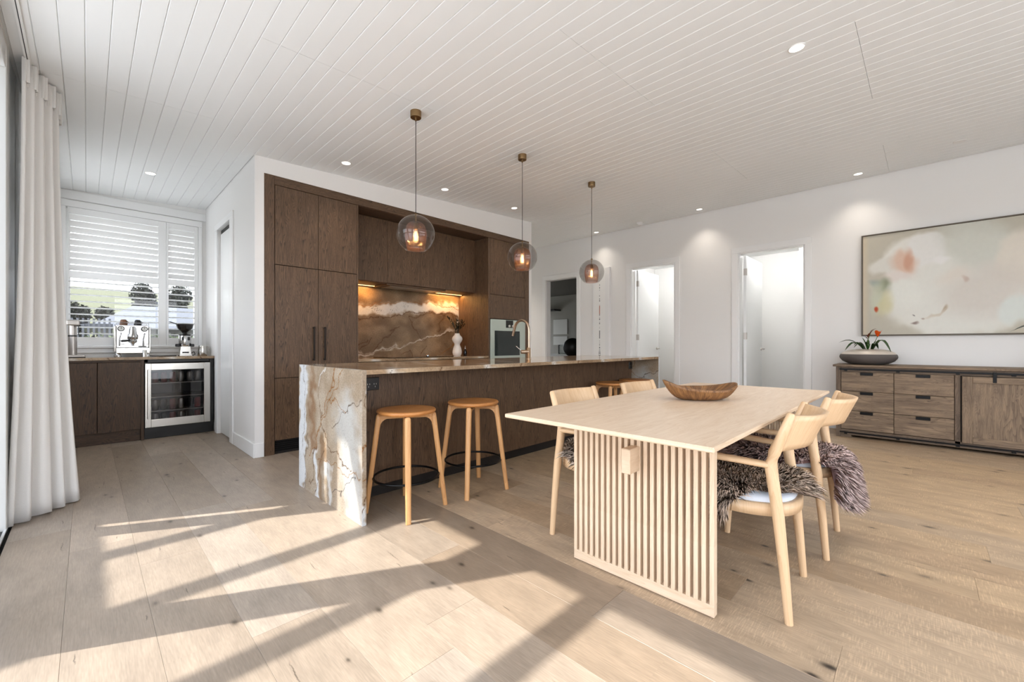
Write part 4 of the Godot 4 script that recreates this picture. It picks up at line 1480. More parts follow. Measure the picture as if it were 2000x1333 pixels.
# ---------------------------------------------------------------- chairs and sheepskins
func chair_shape(t: Node3D) -> void:
	var wood: Material = M.ash_chair
	var st: SurfaceTool
	for s in [-1.0, 1.0]:
		st = ms()
		tube(st, [Vector3(0.221 * s, 0, 0), Vector3(0.220 * s, 0.2, -0.016), Vector3(0.218 * s, 0.41, -0.036), Vector3(0.216 * s, 0.54, -0.054), Vector3(0.215 * s, 0.60, -0.061), Vector3(0.215 * s, 0.645, -0.050), Vector3(0.214 * s, 0.72, -0.022), Vector3(0.213 * s, 0.80, 0.006), Vector3(0.213 * s, 0.807, 0.008)],
			[0.0145, 0.018, 0.0215, 0.022, 0.0235, 0.0215, 0.0185, 0.0155, 0.010], 16)
		obj("leg", st, wood, t)
		st = ms()
		tube(st, [Vector3(0.226 * s, 0, -0.455), Vector3(0.220 * s, 0.2, -0.445), Vector3(0.212 * s, 0.43, -0.43)], [0.0145, 0.018, 0.021], 16)
		obj("leg", st, wood, t)
		st = ms()
		tube(st, [Vector3(0.215 * s, 0.595, -0.055), Vector3(0.218 * s, 0.597, -0.085), Vector3(0.225 * s, 0.600, -0.13), Vector3(0.234 * s, 0.604, -0.20), Vector3(0.240 * s, 0.606, -0.28), Vector3(0.240 * s, 0.606, -0.345), Vector3(0.239 * s, 0.606, -0.365)],
			[0.019, 0.0195, 0.020, 0.021, 0.022, 0.020, 0.011], 16, Vector3.UP, 1.15, 0.62, 2.6)
		obj("arm", st, wood, t)
	# curved back rest between the rear posts
	var P := []
	var N := []
	for r in 7:
		var v := r / 6.0
		var row := []
		var nr := []
		for k in 21:
			var s := -1.0 + 2.0 * k / 20.0
			var bow := 1.0 - pow(absf(s), 2.3)
			var edge := pow(bow, 0.7)
			var y := lerpf(0.664 - 0.012 * (1.0 - edge), 0.800 - 0.006 * edge, v)
			var zp := lerpf(-0.043, 0.006, v)
			row.append(Vector3(0.208 * s, y, zp + 0.088 * bow + 0.006 * v))
			nr.append(Vector3(0.9 * s, -0.1, 1.0).normalized())
		P.append(row)
		N.append(nr)
	st = ms()
	slab_grid(st, P, N, 0.017, 0.42, 0.14)
	obj("backrest", st, wood, t)
	# seat frame: rounded ring bowed at the back
	var outer := []
	var inner := []
	for k in 40:
		var a := TAU * k / 40
		var ca := cos(a)
		var sa := sin(a)
		var p := 3.4 if sa < 0.0 else 2.5
		var dx := signf(ca) * pow(absf(ca), 2.0 / p)
		var dz := signf(sa) * pow(absf(sa), 2.0 / p)
		outer.append(Vector3(dx * 0.222, 0, -0.225 + dz * 0.245))
		inner.append(Vector3(dx * 0.196, 0, -0.225 + dz * 0.219))
	var rows := []
	for q in [[outer, 0.385], [outer, 0.432], [inner, 0.434], [inner, 0.385], [outer, 0.385]]:
		var rr := []
		for p in q[0]:
			rr.append(p + Vector3(0, q[1], 0))
		rows.append(rr)
	st = ms()
	grid(st, rows, false, 1.4, 0.2, true)
	obj("seat_frame", st, wood, t)
	st = ms()
	rows = []
	for q in [[0.96, 0.405], [1.0, 0.428], [1.005, 0.442], [0.96, 0.456], [0.75, 0.466], [0.35, 0.470], [0.02, 0.470]]:
		var rr := []
		for p in inner:
			rr.append(Vector3(p.x * 1.03 * q[0], q[1], -0.225 + (p.z + 0.225) * 1.03 * q[0]))
		rows.append(rr)
	grid(st, rows, false, 1.0, 1.0, true)
	obj("seat_cushion", st, M.cushion_white, t)


# point of a pelt laid on the seat: a across, b forward from the chair's back legs; edges fold down over the seat's rim
func pelt_point(a: float, b: float, lift: float) -> Vector3:
	var hx := 0.165
	var z0 := -0.40
	var z1 := -0.03
	var cx := clampf(a, -hx, hx)
	var cz := clampf(b, z0, z1)
	var e := Vector2(a - cx, b - cz)
	var l := e.length()
	if l < 0.0001:
		return Vector3(a, 0.474 + lift, b)
	var d := e / l
	var r := 0.075
	var h: float
	var y: float
	if l < r * PI / 2.0:
		h = r * sin(l / r)
		y = r * (1.0 - cos(l / r))
	else:
		h = r + (l - r * PI / 2.0) * 0.12
		y = r + (l - r * PI / 2.0) * 0.98
	return Vector3(cx + d.x * h, 0.474 + lift - y, cz + d.y * h)


# how wide the pelt lies at b: it passes between the chair's rear posts
func pelt_width(a: float, b: float, kind: int) -> float:
	if kind == 1:
		var nearby := 0.56 if a < 0.0 else 0.80
		return lerpf(1.0, nearby, smoothstep(-0.26, -0.12, b))
	if kind == 2:
		var at_posts := smoothstep(-0.20, -0.09, b) * (1.0 - smoothstep(0.05, 0.12, b))
		return lerpf(1.0, 0.60, at_posts)
	return 1.0


func sheepskin(kind: int, label: String, at: Vector3, turn: float, off: Vector2, radius: Vector2, sd: int, roots: Color, tips: Color, pelt: Material, fur: Material, count: int, length: float) -> void:
	var o := thing("sheepskin", label, "sheepskin", at, turn, "sheepskins on the dining chairs")
	var r := RandomNumberGenerator.new()
	r.seed = sd
	var wob := []
	for k in 6:
		wob.append(r.randf_range(-0.05, 0.05))
	var rim := func(an: float) -> float:
		var m := 1.0
		for k in 6:
			m += wob[k] * cos(an * (k + 2) + k)
		return m
	var rows := []
	for q in 9:
		var t := 1.0 - q / 8.0
		var row := []
		for k in 48:
			var an := TAU * k / 48
			var m: float = rim.call(an)
			var ca := cos(an)
			var sa := sin(an)
			var aa := off.x + signf(ca) * pow(absf(ca), 0.8) * radius.x * t * m
			var b := off.y + signf(sa) * pow(absf(sa), 0.8) * radius.y * t * m
			row.append(pelt_point(aa * pelt_width(aa, b, kind), b, 0.006))
		rows.append(row)
	var st := ms()
	grid(st, rows, false, 1.0, 1.0, true)
	obj("pelt", st, pelt, o)
	# fleece: curved tapering locks
	var V := PackedVector3Array()
	var NN := PackedVector3Array()
	var C := PackedColorArray()
	var clump := FastNoiseLite.new()
	clump.seed = sd
	clump.frequency = 14.0
	clump.fractal_octaves = 2
	for k in count:
		var an := r.randf() * TAU
		var t := sqrt(r.randf())
		var m: float = rim.call(an)
		var ca := cos(an)
		var sa := sin(an)
		var a := off.x + signf(ca) * pow(absf(ca), 0.8) * radius.x * t * m
		var b := off.y + signf(sa) * pow(absf(sa), 0.8) * radius.y * t * m
		a *= pelt_width(a, b, kind)
		var p := pelt_point(a, b, 0.004)
		var pa := pelt_point(a + 0.01, b, 0.004)
		var pb := pelt_point(a, b + 0.01, 0.004)
		var n := (pb - p).cross(pa - p).normalized()
		if n.y < -0.2:
			n = -n
		var outw := Vector3(a - off.x, 0, b - off.y) / 0.3
		var c1 := clump.get_noise_2d(a, b)
		var c2 := clump.get_noise_2d(a + 7.0, b - 3.0)
		var dir := (n * 0.75 + outw * 0.45 + Vector3(c1 * 1.1, -0.12, c2 * 1.1) + Vector3(r.randf_range(-0.3, 0.3), r.randf_range(-0.15, 0.3), r.randf_range(-0.3, 0.3))).normalized()
		var ln := length * r.randf_range(0.65, 1.15)
		var sag := Vector3(outw.x * 0.25, -0.42, outw.z * 0.25) * ln
		var side := dir.cross(Vector3(r.randf_range(-1, 1), r.randf_range(-1, 1), r.randf_range(-1, 1))).normalized()
		var w := r.randf_range(0.0014, 0.0026)
		var p1 := p + dir * ln * 0.5 + sag * 0.12
		var p2 := p + dir * ln * 0.82 + sag * 0.45
		var p3 := p + dir * ln + sag
		var tone := clampf(0.5 + c1 * 0.5 + r.randf_range(-0.25, 0.25), 0.0, 1.0)
		var ct := tips.lerp(tips.darkened(0.35), 1.0 - tone)
		var cr := roots
		var cm := roots.lerp(ct, 0.6)
		var nrm := (n + dir * 0.4).normalized()
		var q0 := p - side * w
		var q1 := p + side * w
		var q2 := p1 - side * w
		var q3 := p1 + side * w
		var q4 := p2 - side * w * 0.7
		var q5 := p2 + side * w * 0.7
		for tr in [[q0, q2, q1, cr, cm, cr], [q1, q2, q3, cr, cm, cm], [q2, q4, q3, cm, ct, cm], [q3, q4, q5, cm, ct, ct], [q4, p3, q5, ct, ct, ct]]:
			for j in 3:
				V.append(tr[j])
				NN.append(nrm)
				C.append(tr[3 + j])
	var arr := []
	arr.resize(Mesh.ARRAY_MAX)
	arr[Mesh.ARRAY_VERTEX] = V
	arr[Mesh.ARRAY_NORMAL] = NN
	arr[Mesh.ARRAY_COLOR] = C
	var mesh := ArrayMesh.new()
	mesh.add_surface_from_arrays(Mesh.PRIMITIVE_TRIANGLES, arr)
	mesh.surface_set_material(0, fur)
	put("fleece", mesh, o).set_meta("kind", "stuff")


func build_chairs() -> void:
	var g := "ash dining chairs round the table"
	var c0 := thing("dining_chair", "ash dining chair nearest the camera, taupe sheepskin on its seat", "chair", Vector3(2.105, 0, -0.379), 0.065, g)
	chair_shape(c0)
	var spots := [
		["ash dining chair draped with the dusky pink sheepskin, on the sideboard side of the table", Vector3(2.802, 0, -0.346), 0.02],
		["ash dining chair on the island side at the table's slatted near end", Vector3(2.068, 0, -1.500), PI + 0.02],
		["ash dining chair on the island side half hidden by the bowl's end of the table", Vector3(2.775, 0, -1.452), PI],
	]
	for s in spots:
		var c: Node3D = c0.duplicate()
		c.name = "dining_chair"
		add_child(c, true)
		c.position = s[1]
		c.rotation.y = s[2]
		tag(c, s[0], "chair", g)
	var taupe_r := Color(0.27, 0.19, 0.14)
	var taupe_t := Color(0.74, 0.57, 0.44)
	sheepskin(1, "taupe sheepskin on the dining chair nearest the camera", Vector3(2.105, 0, -0.379), 0.065, Vector2(-0.01, -0.255), Vector2(0.345, 0.285), 3, taupe_r, taupe_t, M.pelt_taupe, M.fur_taupe, 20000, 0.062)
	sheepskin(2, "dusky pink sheepskin hanging over the back of a dining chair", Vector3(2.802, 0, -0.346), 0.02, Vector2(0.02, -0.13), Vector2(0.34, 0.42), 4, Color(0.50, 0.32, 0.30), Color(0.92, 0.70, 0.65), M.pelt_pink, M.fur_pink, 24000, 0.062)
	sheepskin(0, "grey-brown sheepskin on the chair at the island side's near end", Vector3(2.068, 0, -1.500), PI + 0.02, Vector2(0.0, -0.25), Vector2(0.25, 0.24), 5, taupe_r, Color(0.74, 0.60, 0.48), M.pelt_taupe, M.fur_brown, 7000, 0.06)
	# carved wooden bowl on the table
	var bw := thing("carved_bowl", "rough carved wooden dough bowl on the dining table", "bowl", Vector3(2.475, 0.755, -0.915), -0.7943)
	var n1 := FastNoiseLite.new()
	n1.seed = 9
	n1.frequency = 6.0
	var outer := []
	var inner := []
	for q in 9:
		var t := q / 8.0
		var ro := []
		var ri := []
		for k in 48:
			var an := TAU * k / 48
			var ca := cos(an)
			var sa := sin(an)
			var rimy := 0.068 + 0.046 * pow(maxf(0.0, -ca), 3.0) + 0.030 * pow(maxf(0.0, ca), 3.0) - 0.010 * maxf(0.0, sa) * maxf(0.0, 0.4 + ca)
			var nz := 1.0 + 0.05 * n1.get_noise_2d(ca * 2.0, sa * 2.0)
			var base := 0.30
			var f := base + (1.0 - base) * pow(t, 0.62)
			ro.append(Vector3(ca * 0.212 * f * nz, rimy * pow(t, 1.9) + 0.0005, sa * 0.125 * f * nz))
			var f2 := maxf(0.02, t)
			ri.append(Vector3(ca * 0.200 * f2 * nz, 0.014 + (rimy - 0.012) * pow(t, 2.0) * 0.985, sa * 0.113 * f2 * nz))
		outer.append(ro)
		inner.append(ri)
	var st := ms()
	grid(st, outer, false, 1.2, 0.3, true)
	grid(st, [outer[8], inner[8]], false, 1.2, 0.02, true)
	inner.reverse()
	grid(st, inner, false, 1.2, 0.3, true)
	fan(st, outer[0], Vector3.DOWN)
	obj("body", st, M.bowl_wood, bw)


func build_stools() -> void:
	var g := "honey oak stools along the island"
	var s0 := thing("bar_stool", "round honey oak stool nearest the island's stone end", "stool", Vector3(1.465, 0, -2.405), 0.28, g)
	var st: SurfaceTool
	var H := 0.622
	for k in 4:
		st = ms()
		X = Transform3D(Basis(Vector3.UP, PI / 2 * k + PI / 4), Vector3.ZERO)
		tube(st, [Vector3(0.252, 0, 0), Vector3(0.212, 0.31, 0), Vector3(0.176, H - 0.03, 0), Vector3(0.173, H - 0.008, 0), Vector3(0.170, H, 0)], [0.0165, 0.0185, 0.0195, 0.0185, 0.012], 16, Vector3.RIGHT, 1.0, 0.9, 3.2)
		tube(st, [Vector3(0.170, H - 0.016, 0), Vector3(0.0, H - 0.016, 0)], [0.0165], 12, Vector3.UP, 1.0, 0.8, 3.5)
		# rounded inner corner
		var cpts := []
		for q in 7:
			var a := PI / 2 * q / 6.0
			cpts.append(Vector2(0.165 - 0.055 + 0.055 * sin(a), H - 0.026 - 0.055 + 0.055 * cos(a)))
		var poly := [Vector2(0.168, H - 0.024)]
		cpts.reverse()
		poly.append(Vector2(0.172, H - 0.082))
		poly.append_array(cpts)
		prism(st, poly, Vector3(0, 0, -0.014), Vector3.RIGHT, Vector3.UP, Vector3.BACK, 0.028)
		X = Transform3D.IDENTITY
		obj("leg", st, M.honey_oak, s0)
	st = ms()
	lathe(st, [[0.150, 0.624], [0.180, 0.628], [0.188, 0.638], [0.189, 0.645], [0.184, 0.652], [0.16, 0.653], [0.09, 0.647], [0.0, 0.645]], Vector3.ZERO, 48, 0.0, 0, 0.6)
	obj("seat", st, M.honey_oak_seat, s0)
	st = ms()
	lathe(st, [[0.10, H - 0.002], [0.10, 0.626]], Vector3.ZERO, 24)
	obj("swivel_plate", st, M.black_metal, s0)
	st = ms()
	var ring := []
	for k in 49:
		ring.append(Vector3(cos(TAU * k / 48) * 0.207, 0.218, sin(TAU * k / 48) * 0.207))
	tube(st, ring, [0.0075], 10, Vector3.UP, 1, 1, 2, false)
	obj("foot_ring", st, M.black_metal, s0)
	for s in [["second honey oak stool from the island's stone end", Vector3(2.025, 0, -2.395), -0.09], ["honey oak stool seen between the two island-side chairs", Vector3(4.10, 0, -2.455), -0.4], ["farthest honey oak stool, mostly behind a chair back", Vector3(4.63, 0, -2.47), 0.25]]:
		var c: Node3D = s0.duplicate()
		c.name = "bar_stool"
		add_child(c, true)
		c.position = s[1]
		c.rotation.y = s[2]
		tag(c, s[0], "stool", g)


# ---------------------------------------------------------------- lamps
func build_pendants() -> void:
	var k := 0
	for e in [[Vector3(1.803, 0, -2.825), "nearest of the three smoked glass globe pendants, above the island's near end"], [Vector3(3.021, 0, -2.825), "middle smoked glass globe pendant, hanging in front of the oven tower"], [Vector3(4.214, 0, -2.810), "farthest smoked glass globe pendant, in front of the dark doorway"]]:
		var p: Vector3 = e[0]
		p.y = ceil_y(p.x)
		var t := thing("pendant_light", e[1], "pendant light", p, 0.4 * k, "globe pendants over the island")
		var y: float = 1.935 - p.y
		var st := ms()
		lathe(st, [[0.041, -0.05], [0.042, -0.048], [0.042, 0.006]], Vector3.ZERO, 32)
		lathe(st, [[0.006, -0.075], [0.008, -0.05]], Vector3.ZERO, 12)
		obj("canopy", st, M.brass, t)
		st = ms()
		tube(st, [Vector3(0, -0.05, 0), Vector3(0, y + 0.155, 0)], [0.0028], 8)
		obj("cord", st, M.cord_dark, t)
		st = ms()
		lathe(st, [[0.013, y + 0.146], [0.013, y + 0.154], [0.006, y + 0.162]], Vector3.ZERO, 16)
		lathe(st, [[0.005, y + 0.085], [0.005, y + 0.15]], Vector3.ZERO, 10)
		lathe(st, [[0.016, y + 0.038], [0.018, y + 0.045], [0.016, y + 0.085], [0.006, y + 0.092]], Vector3.ZERO, 16)
		obj("lamp_holder", st, M.brass, t)
		st = ms()
		var prof := []
		for q in 25:
			var a := -0.98 + (PI / 2 + 0.90) * q / 24.0
			prof.append([cos(a) * 0.148, y + sin(a) * 0.148])
		lathe_open(st, prof, Vector3.ZERO, 56)
		obj("glass_globe", st, M.smoke_glass, t)
		st = ms()
		prof = [[0.066, y - 0.123], [0.073, y - 0.09], [0.079, y - 0.045], [0.081, y - 0.005], [0.078, y + 0.035], [0.068, y + 0.066], [0.050, y + 0.086], [0.026, y + 0.097], [0.014, y + 0.099]]
		lathe_open(st, prof, Vector3.ZERO, 144, 0.022, 36)
		obj("ribbed_shade", st, M.amber_glass, t)
		st = ms()
		lathe(st, [[0.0, y - 0.070], [0.012, y - 0.066], [0.020, y - 0.052], [0.021, y - 0.02], [0.017, y + 0.015], [0.012, y + 0.04]], Vector3.ZERO, 20)
		obj("bulb_glass", st, M.window_glass, t)
		st = ms()
		for q in 5:
			var a := TAU * q / 5
			tube(st, [Vector3(cos(a) * 0.009, y - 0.05, sin(a) * 0.009), Vector3(cos(a) * 0.007, y + 0.015, sin(a) * 0.007)], [0.0032], 6)
		obj("bulb_filament", st, M.filament, t)
		var l := OmniLight3D.new()
		l.name = "bulb_lamp"
		l.light_color = Color(1.0, 0.74, 0.45)
		l.light_energy = 0.10
		l.light_size = 0.01
		l.omni_range = 15.0
		l.omni_attenuation = 2.0
		l.shadow_enabled = true
		t.add_child(l)
		l.position = Vector3(0, y - 0.02, 0)
		k += 1


func downlight(x: float, z: float, label: String, e: float, seen := true) -> void:
	var y := ceil_y(x)
	var t := thing("recessed_downlight", label, "downlight", Vector3(x, y, z), 0.0, "recessed ceiling downlights")
	t.rotation.z = atan(CEIL_B)
	var st := ms()
	lathe(st, [[0.040, 0.004], [0.041, -0.004], [0.047, -0.004], [0.048, 0.001]], Vector3.ZERO, 32)
	obj("trim_ring", st, M.trim_paint, t)
	st = ms()
	var ring := []
	for k in 32:
		ring.append(Vector3(cos(TAU * k / 32) * 0.040, -0.0042, sin(TAU * k / 32) * 0.040))
	fan(st, ring, Vector3.DOWN)
	obj("glowing_lens", st, M.downlight_glow, t)
	var l := SpotLight3D.new()
	l.name = "downlight_lamp"
	l.light_color = Color(1.0, 0.955, 0.90)
	l.light_energy = e
	l.light_size = 0.035
	l.spot_angle = 52.0
	l.spot_angle_attenuation = 1.0
	l.spot_range = 14.0
	l.spot_attenuation = 2.0
	l.shadow_enabled = true
	t.add_child(l)
	l.position = Vector3(0, -0.012, 0)
	l.rotation.x = -PI / 2


func build_downlights() -> void:
	var e := 0.4
	downlight(3.154, -0.569, "large-looking downlight with a stepped rim above the dining table", e)
	downlight(1.825, -4.126, "downlight in front of the pantry cupboards", e)
	downlight(3.036, -4.119, "downlight in front of the overhead cupboards, second along the kitchen", e)
	downlight(4.234, -4.114, "downlight in front of the oven tower, beside the middle pendant's cord", e)
	downlight(6.425, -0.546, "downlight close to the wall above the painting's left edge", e * 0.8)
	downlight(6.44, -2.388, "downlight close to the wall between the two white doorways", e * 0.8)
	downlight(6.46, -4.207, "downlight near the wall above the totem panel", e * 0.8)
	downlight(0.46, -5.659, "unlit-looking downlight above the coffee nook", e)
	downlight(1.2, 1.9, "downlight behind the camera", e)
	downlight(3.2, 1.9, "downlight in the middle behind the camera", e * 3.0)
	downlight(5.2, 1.9, "downlight behind the camera towards the sideboard wall", e * 2.0)
	downlight(5.9, -6.6, "downlight in the passage beyond the kitchen", e * 6.0)
	downlight(3.15, 0.65, "downlight above the camera's right, outside the picture", e * 3.0)
	downlight(4.6, 0.65, "downlight just outside the picture's upper right", e * 3.0)
	var sd := thing("smoke_detector", "small white dome on the ceiling between the far downlights", "smoke detector", Vector3(6.46, ceil_y(6.46), -3.354))
	var st := ms()
	lathe(st, [[0.012, -0.045], [0.035, -0.040], [0.045, -0.02], [0.052, -0.012], [0.053, 0.004]], Vector3.ZERO, 28)
	obj("housing", st, M.trim_paint, sd)
	sd = thing("ceiling_sensor", "flat pale disc on the ceiling above the painting", "sensor", Vector3(6.059, ceil_y(6.059), 0.265))
	sd.rotation.z = atan(CEIL_B)
	st = ms()
	lathe(st, [[0.046, -0.006], [0.049, -0.003], [0.049, 0.002]], Vector3.ZERO, 28)
	obj("cover", st, M.white_paint, sd)
	# lamps of the two rooms beyond the doorways
	for q in [[7.75, -3.3, "ceiling lamp inside the room behind the first white door"], [7.4, -1.75, "ceiling lamp inside the room behind the second white door"]]:
		var t := thing("ceiling_lamp", q[2], "ceiling lamp", Vector3(q[0], 2.72, q[1]))
		st = ms()
		lathe(st, [[0.13, -0.03], [0.14, -0.02], [0.14, 0.0]], Vector3.ZERO, 28)
		obj("glowing_lamp_disc", st, M.downlight_glow, t)
		var l := OmniLight3D.new()
		l.name = "room_lamp"
		l.light_color = Color(1.0, 1.0, 1.0)
		l.light_energy = 0.85
		l.light_size = 0.12
		l.omni_range = 8.0
		l.omni_attenuation = 2.0
		l.shadow_enabled = true
		t.add_child(l)
		l.position = Vector3(0, -0.06, 0)


# ---------------------------------------------------------------- sideboard and what stands on it
func build_sideboard() -> void:
	var fx := 6.175
	var top_y := 0.8394
	var s := thing("sideboard", "long weathered grey oak sideboard with black pulls and a sliding barn door", "sideboard", Vector3.ZERO)
	var wd: Material = M.grey_oak
	var fr: Material = M.grey_oak_frame
	var z0 := -0.726
	var z1 := 1.38
	panel("top", Vector3(fx - 0.022, 0.8145, z0 - 0.028), Vector3(6.69, top_y, z1 + 0.028), wd, s, Vector2(0.1, 0.3), 0.004, 2)
	panel("body", Vector3(fx + 0.03, 0.05, z0 + 0.01), Vector3(6.68, 0.8140, z1 - 0.01), M.kick_dark, s)
	panel("side", Vector3(fx + 0.002, 0.0, z0), Vector3(6.685, 0.8142, z0 + 0.045), fr, s, Vector2(0.2, 0.1), 0.003)
	panel("side", Vector3(fx + 0.002, 0.0, z1 - 0.045), Vector3(6.685, 0.8142, z1), fr, s, Vector2(0.3, 0.1), 0.003)
	panel("upright", Vector3(fx, 0.065, 0.233), Vector3(fx + 0.06, 0.760, 0.274), fr, s, Vector2(0.05, 0.4), 0.002)
	panel("upright", Vector3(fx, 0.065, 0.915), Vector3(fx + 0.06, 0.760, 0.955), fr, s, Vector2(0.15, 0.6), 0.002)
	panel("upper_rail", Vector3(fx + 0.004, 0.757, z0 + 0.046), Vector3(fx + 0.05, 0.8142, z1 - 0.046), fr, s, Vector2(0.1, 0.2), 0.002, 2)
	panel("lower_rail", Vector3(fx, 0.028, z0 + 0.046), Vector3(fx + 0.05, 0.092, z1 - 0.046), fr, s, Vector2(0.2, 0.7), 0.002, 2)
	panel("foot", Vector3(fx + 0.01, 0.0, z0 + 0.046), Vector3(fx + 0.06, 0.028, z0 + 0.14), fr, s, Vector2.ZERO, 0.001, 2)
	var zs := [-0.679, -0.223, 0.231]
	var ys := [0.096, 0.312, 0.5365, 0.757]
	var n := 0
	for c in 2:
		for r in 3:
			var d := panel("drawer", Vector3(fx - 0.002, ys[r] + 0.002, zs[c] + 0.002), Vector3(fx + 0.04, ys[r + 1] - 0.002, zs[c + 1] - 0.002), wd, s, Vector2(0.13 * n, 0.41 * n), 0.002, 2)
			n += 1
			var zc: float = (zs[c] + zs[c + 1]) * 0.5
			var st := ms()
			bb(st, Vector3(fx - 0.014, ys[r + 1] - 0.036, zc - 0.055), Vector3(fx + 0.0, ys[r + 1] - 0.004, zc + 0.055), 0.002)
			obj("pull", st, M.black_metal, d)
	var dr := panel("barn_door", Vector3(fx - 0.006, 0.085, 0.283), Vector3(fx + 0.018, 0.752, 0.905), wd, s, Vector2(0.0, 0.2), 0.002)
	for e in [[0.283, 0.355], [0.833, 0.905]]:
		panel("door_stile", Vector3(fx - 0.020, 0.085, e[0]), Vector3(fx - 0.006, 0.752, e[1]), wd, dr, Vector2(0.2, 0.3), 0.002)
	for e in [[0.085, 0.150], [0.690, 0.752]]:
		panel("door_rail", Vector3(fx - 0.020, e[0], 0.356), Vector3(fx - 0.006, e[1], 0.832), wd, dr, Vector2(0.1, 0.9), 0.002, 2)
	panel("door_hanger", Vector3(fx - 0.026, 0.700, 0.487), Vector3(fx - 0.020, 0.802, 0.512), M.black_metal, dr)
	panel("door_hanger", Vector3(fx - 0.026, 0.700, 0.72), Vector3(fx - 0.020, 0.802, 0.745), M.black_metal, dr)
	panel("door", Vector3(fx - 0.002, 0.096, 0.958), Vector3(fx + 0.03, 0.755, z1 - 0.048), wd, s, Vector2(0.2, 0.2), 0.002)
	var rail := panel("track", Vector3(fx - 0.016, 0.779, z0 + 0.035), Vector3(fx - 0.008, 0.797, z1 - 0.03), M.black_metal, s)
	var rail2 := panel("track", Vector3(fx - 0.012, 0.050, z0 + 0.035), Vector3(fx - 0.003, 0.066, z1 - 0.03), M.black_metal, s)
	for z in [-0.635, -0.19, 0.255, 0.62, 1.0]:
		panel("bracket", Vector3(fx - 0.010, 0.766, z - 0.014), Vector3(fx + 0.006, 0.786, z + 0.014), M.black_metal, rail, Vector2.ZERO, 0.001)
		panel("bracket", Vector3(fx - 0.008, 0.036, z - 0.014), Vector3(fx + 0.004, 0.052, z + 0.014), M.black_metal, rail2, Vector2.ZERO, 0.001)

	# stone planter with orchids
	var at := Vector3(6.42, top_y, -0.457)
	var pb := thing("stone_planter", "flattened round grey stone planter bowl with a pale rim band on the sideboard", "planter", at)
	var st := ms()
	lathe(st, [[0.13, 0.0], [0.185, 0.012], [0.235, 0.040], [0.258, 0.070], [0.264, 0.090], [0.258, 0.112], [0.252, 0.120]], Vector3.ZERO, 48)
	obj("shell", st, M.stone_bowl, pb)
	st = ms()
	lathe_open(st, [[0.252, 0.120], [0.238, 0.138], [0.205, 0.158], [0.160, 0.172], [0.122, 0.178], [0.112, 0.174], [0.110, 0.140]], Vector3.ZERO, 48)
	obj("rim_band", st, M.stone_bowl_band, pb)
	st = ms()
	lathe(st, [[0.112, 0.13], [0.08, 0.160], [0.0, 0.164]], Vector3.ZERO, 24)
	obj("soil", st, M.soil, pb)
	var pl := thing("orchid_plant", "small strappy green plant with an orange bloom in the stone planter", "plant", at + Vector3(0, 0.162, 0))
	# leaves given as base offset, tip offset in the bowl's frame (z runs along the sideboard), width, droop
	var lv := [[Vector3(0, 0, -0.03), Vector3(-0.04, 0.09, -0.27), 0.055, 0.07], [Vector3(-0.03, 0, -0.03), Vector3(-0.14, -0.005, -0.20), 0.075, 0.09], [Vector3(0, 0, 0.04), Vector3(-0.08, -0.03, 0.21), 0.07, 0.13],
		[Vector3(-0.02, 0, 0.03), Vector3(-0.09, 0.015, 0.10), 0.05, 0.07], [Vector3(0, 0, 0.0), Vector3(0.02, 0.155, -0.055), 0.032, 0.02], [Vector3(0, 0, 0.02), Vector3(-0.02, 0.135, 0.135), 0.035, 0.02],
		[Vector3(-0.03, 0, 0.0), Vector3(-0.06, 0.10, -0.02), 0.032, 0.03], [Vector3(0.02, 0, 0.03), Vector3(0.03, 0.12, 0.07), 0.032, 0.02], [Vector3(-0.02, 0, -0.03), Vector3(-0.10, 0.03, -0.12), 0.03, 0.06],
		[Vector3(0.02, 0, -0.02), Vector3(0.12, 0.06, -0.14), 0.04, 0.06], [Vector3(0.0, 0, 0.0), Vector3(0.03, 0.13, 0.0), 0.03, 0.02], [Vector3(-0.04, 0, 0.0), Vector3(-0.12, 0.03, 0.02), 0.035, 0.06]]
	for k in lv.size():
		st = ms()
		leaf_blade(st, lv[k][0], lv[k][1], lv[k][2], lv[k][3])
		obj("leaf", st, M.leaf_green if k % 3 else M.leaf_dark, pl)
	st = ms()
	tube(st, [Vector3(0, 0, 0), Vector3(-0.01, 0.12, 0.0), Vector3(0.0, 0.225, 0.03)], [0.005, 0.004, 0.003], 6)
	tube(st, [Vector3(0, 0, 0.02), Vector3(0.0, 0.09, 0.06), Vector3(0.0, 0.165, 0.085)], [0.005, 0.004, 0.003], 6)
	obj("stem", st, M.stem_green, pl)
	st = ms()
	for k in 5:
		var a := TAU * k / 5
		leaf_blade(st, Vector3(0, 0.160, 0.085), Vector3(cos(a) * 0.03, 0.225 + 0.012 * sin(a * 2.0), 0.095 + sin(a) * 0.035), 0.042, 0.01)
	obj("bloom", st, M.flower_orange, pl)
	st = ms()
	for k in 6:
		leaf_blade(st, Vector3(0, 0.13 + 0.018 * k, 0.0 + 0.004 * k), Vector3(-0.02, 0.165 + 0.018 * k, -0.03 + 0.022 * k), 0.02, 0.006)
	obj("bud", st, M.flower_brown, pl)
	# a second plant beyond the right edge, one leaf of it in view
	var vz := thing("tall_vase", "vase at the sideboard's far end outside the picture", "vase", Vector3(6.4, top_y, 1.05))
	st = ms()
	lathe(st, [[0.06, 0], [0.085, 0.05], [0.08, 0.13], [0.05, 0.20], [0.055, 0.23], [0.045, 0.232], [0.04, 0.20]], Vector3.ZERO, 28)
	obj("body", st, M.vase_white, vz)
	var lp := thing("leafy_stem", "single dark green leaf reaching in at the right edge in front of the painting", "plant", Vector3(6.4, top_y + 0.2, 1.05))
	st = ms()
	tube(st, [Vector3(0, -0.1, 0), Vector3(-0.03, 0.12, -0.05), Vector3(-0.07, 0.235, -0.22)], [0.005, 0.004, 0.003], 6)
	obj("stem", st, M.stem_green, lp)
	st = ms()
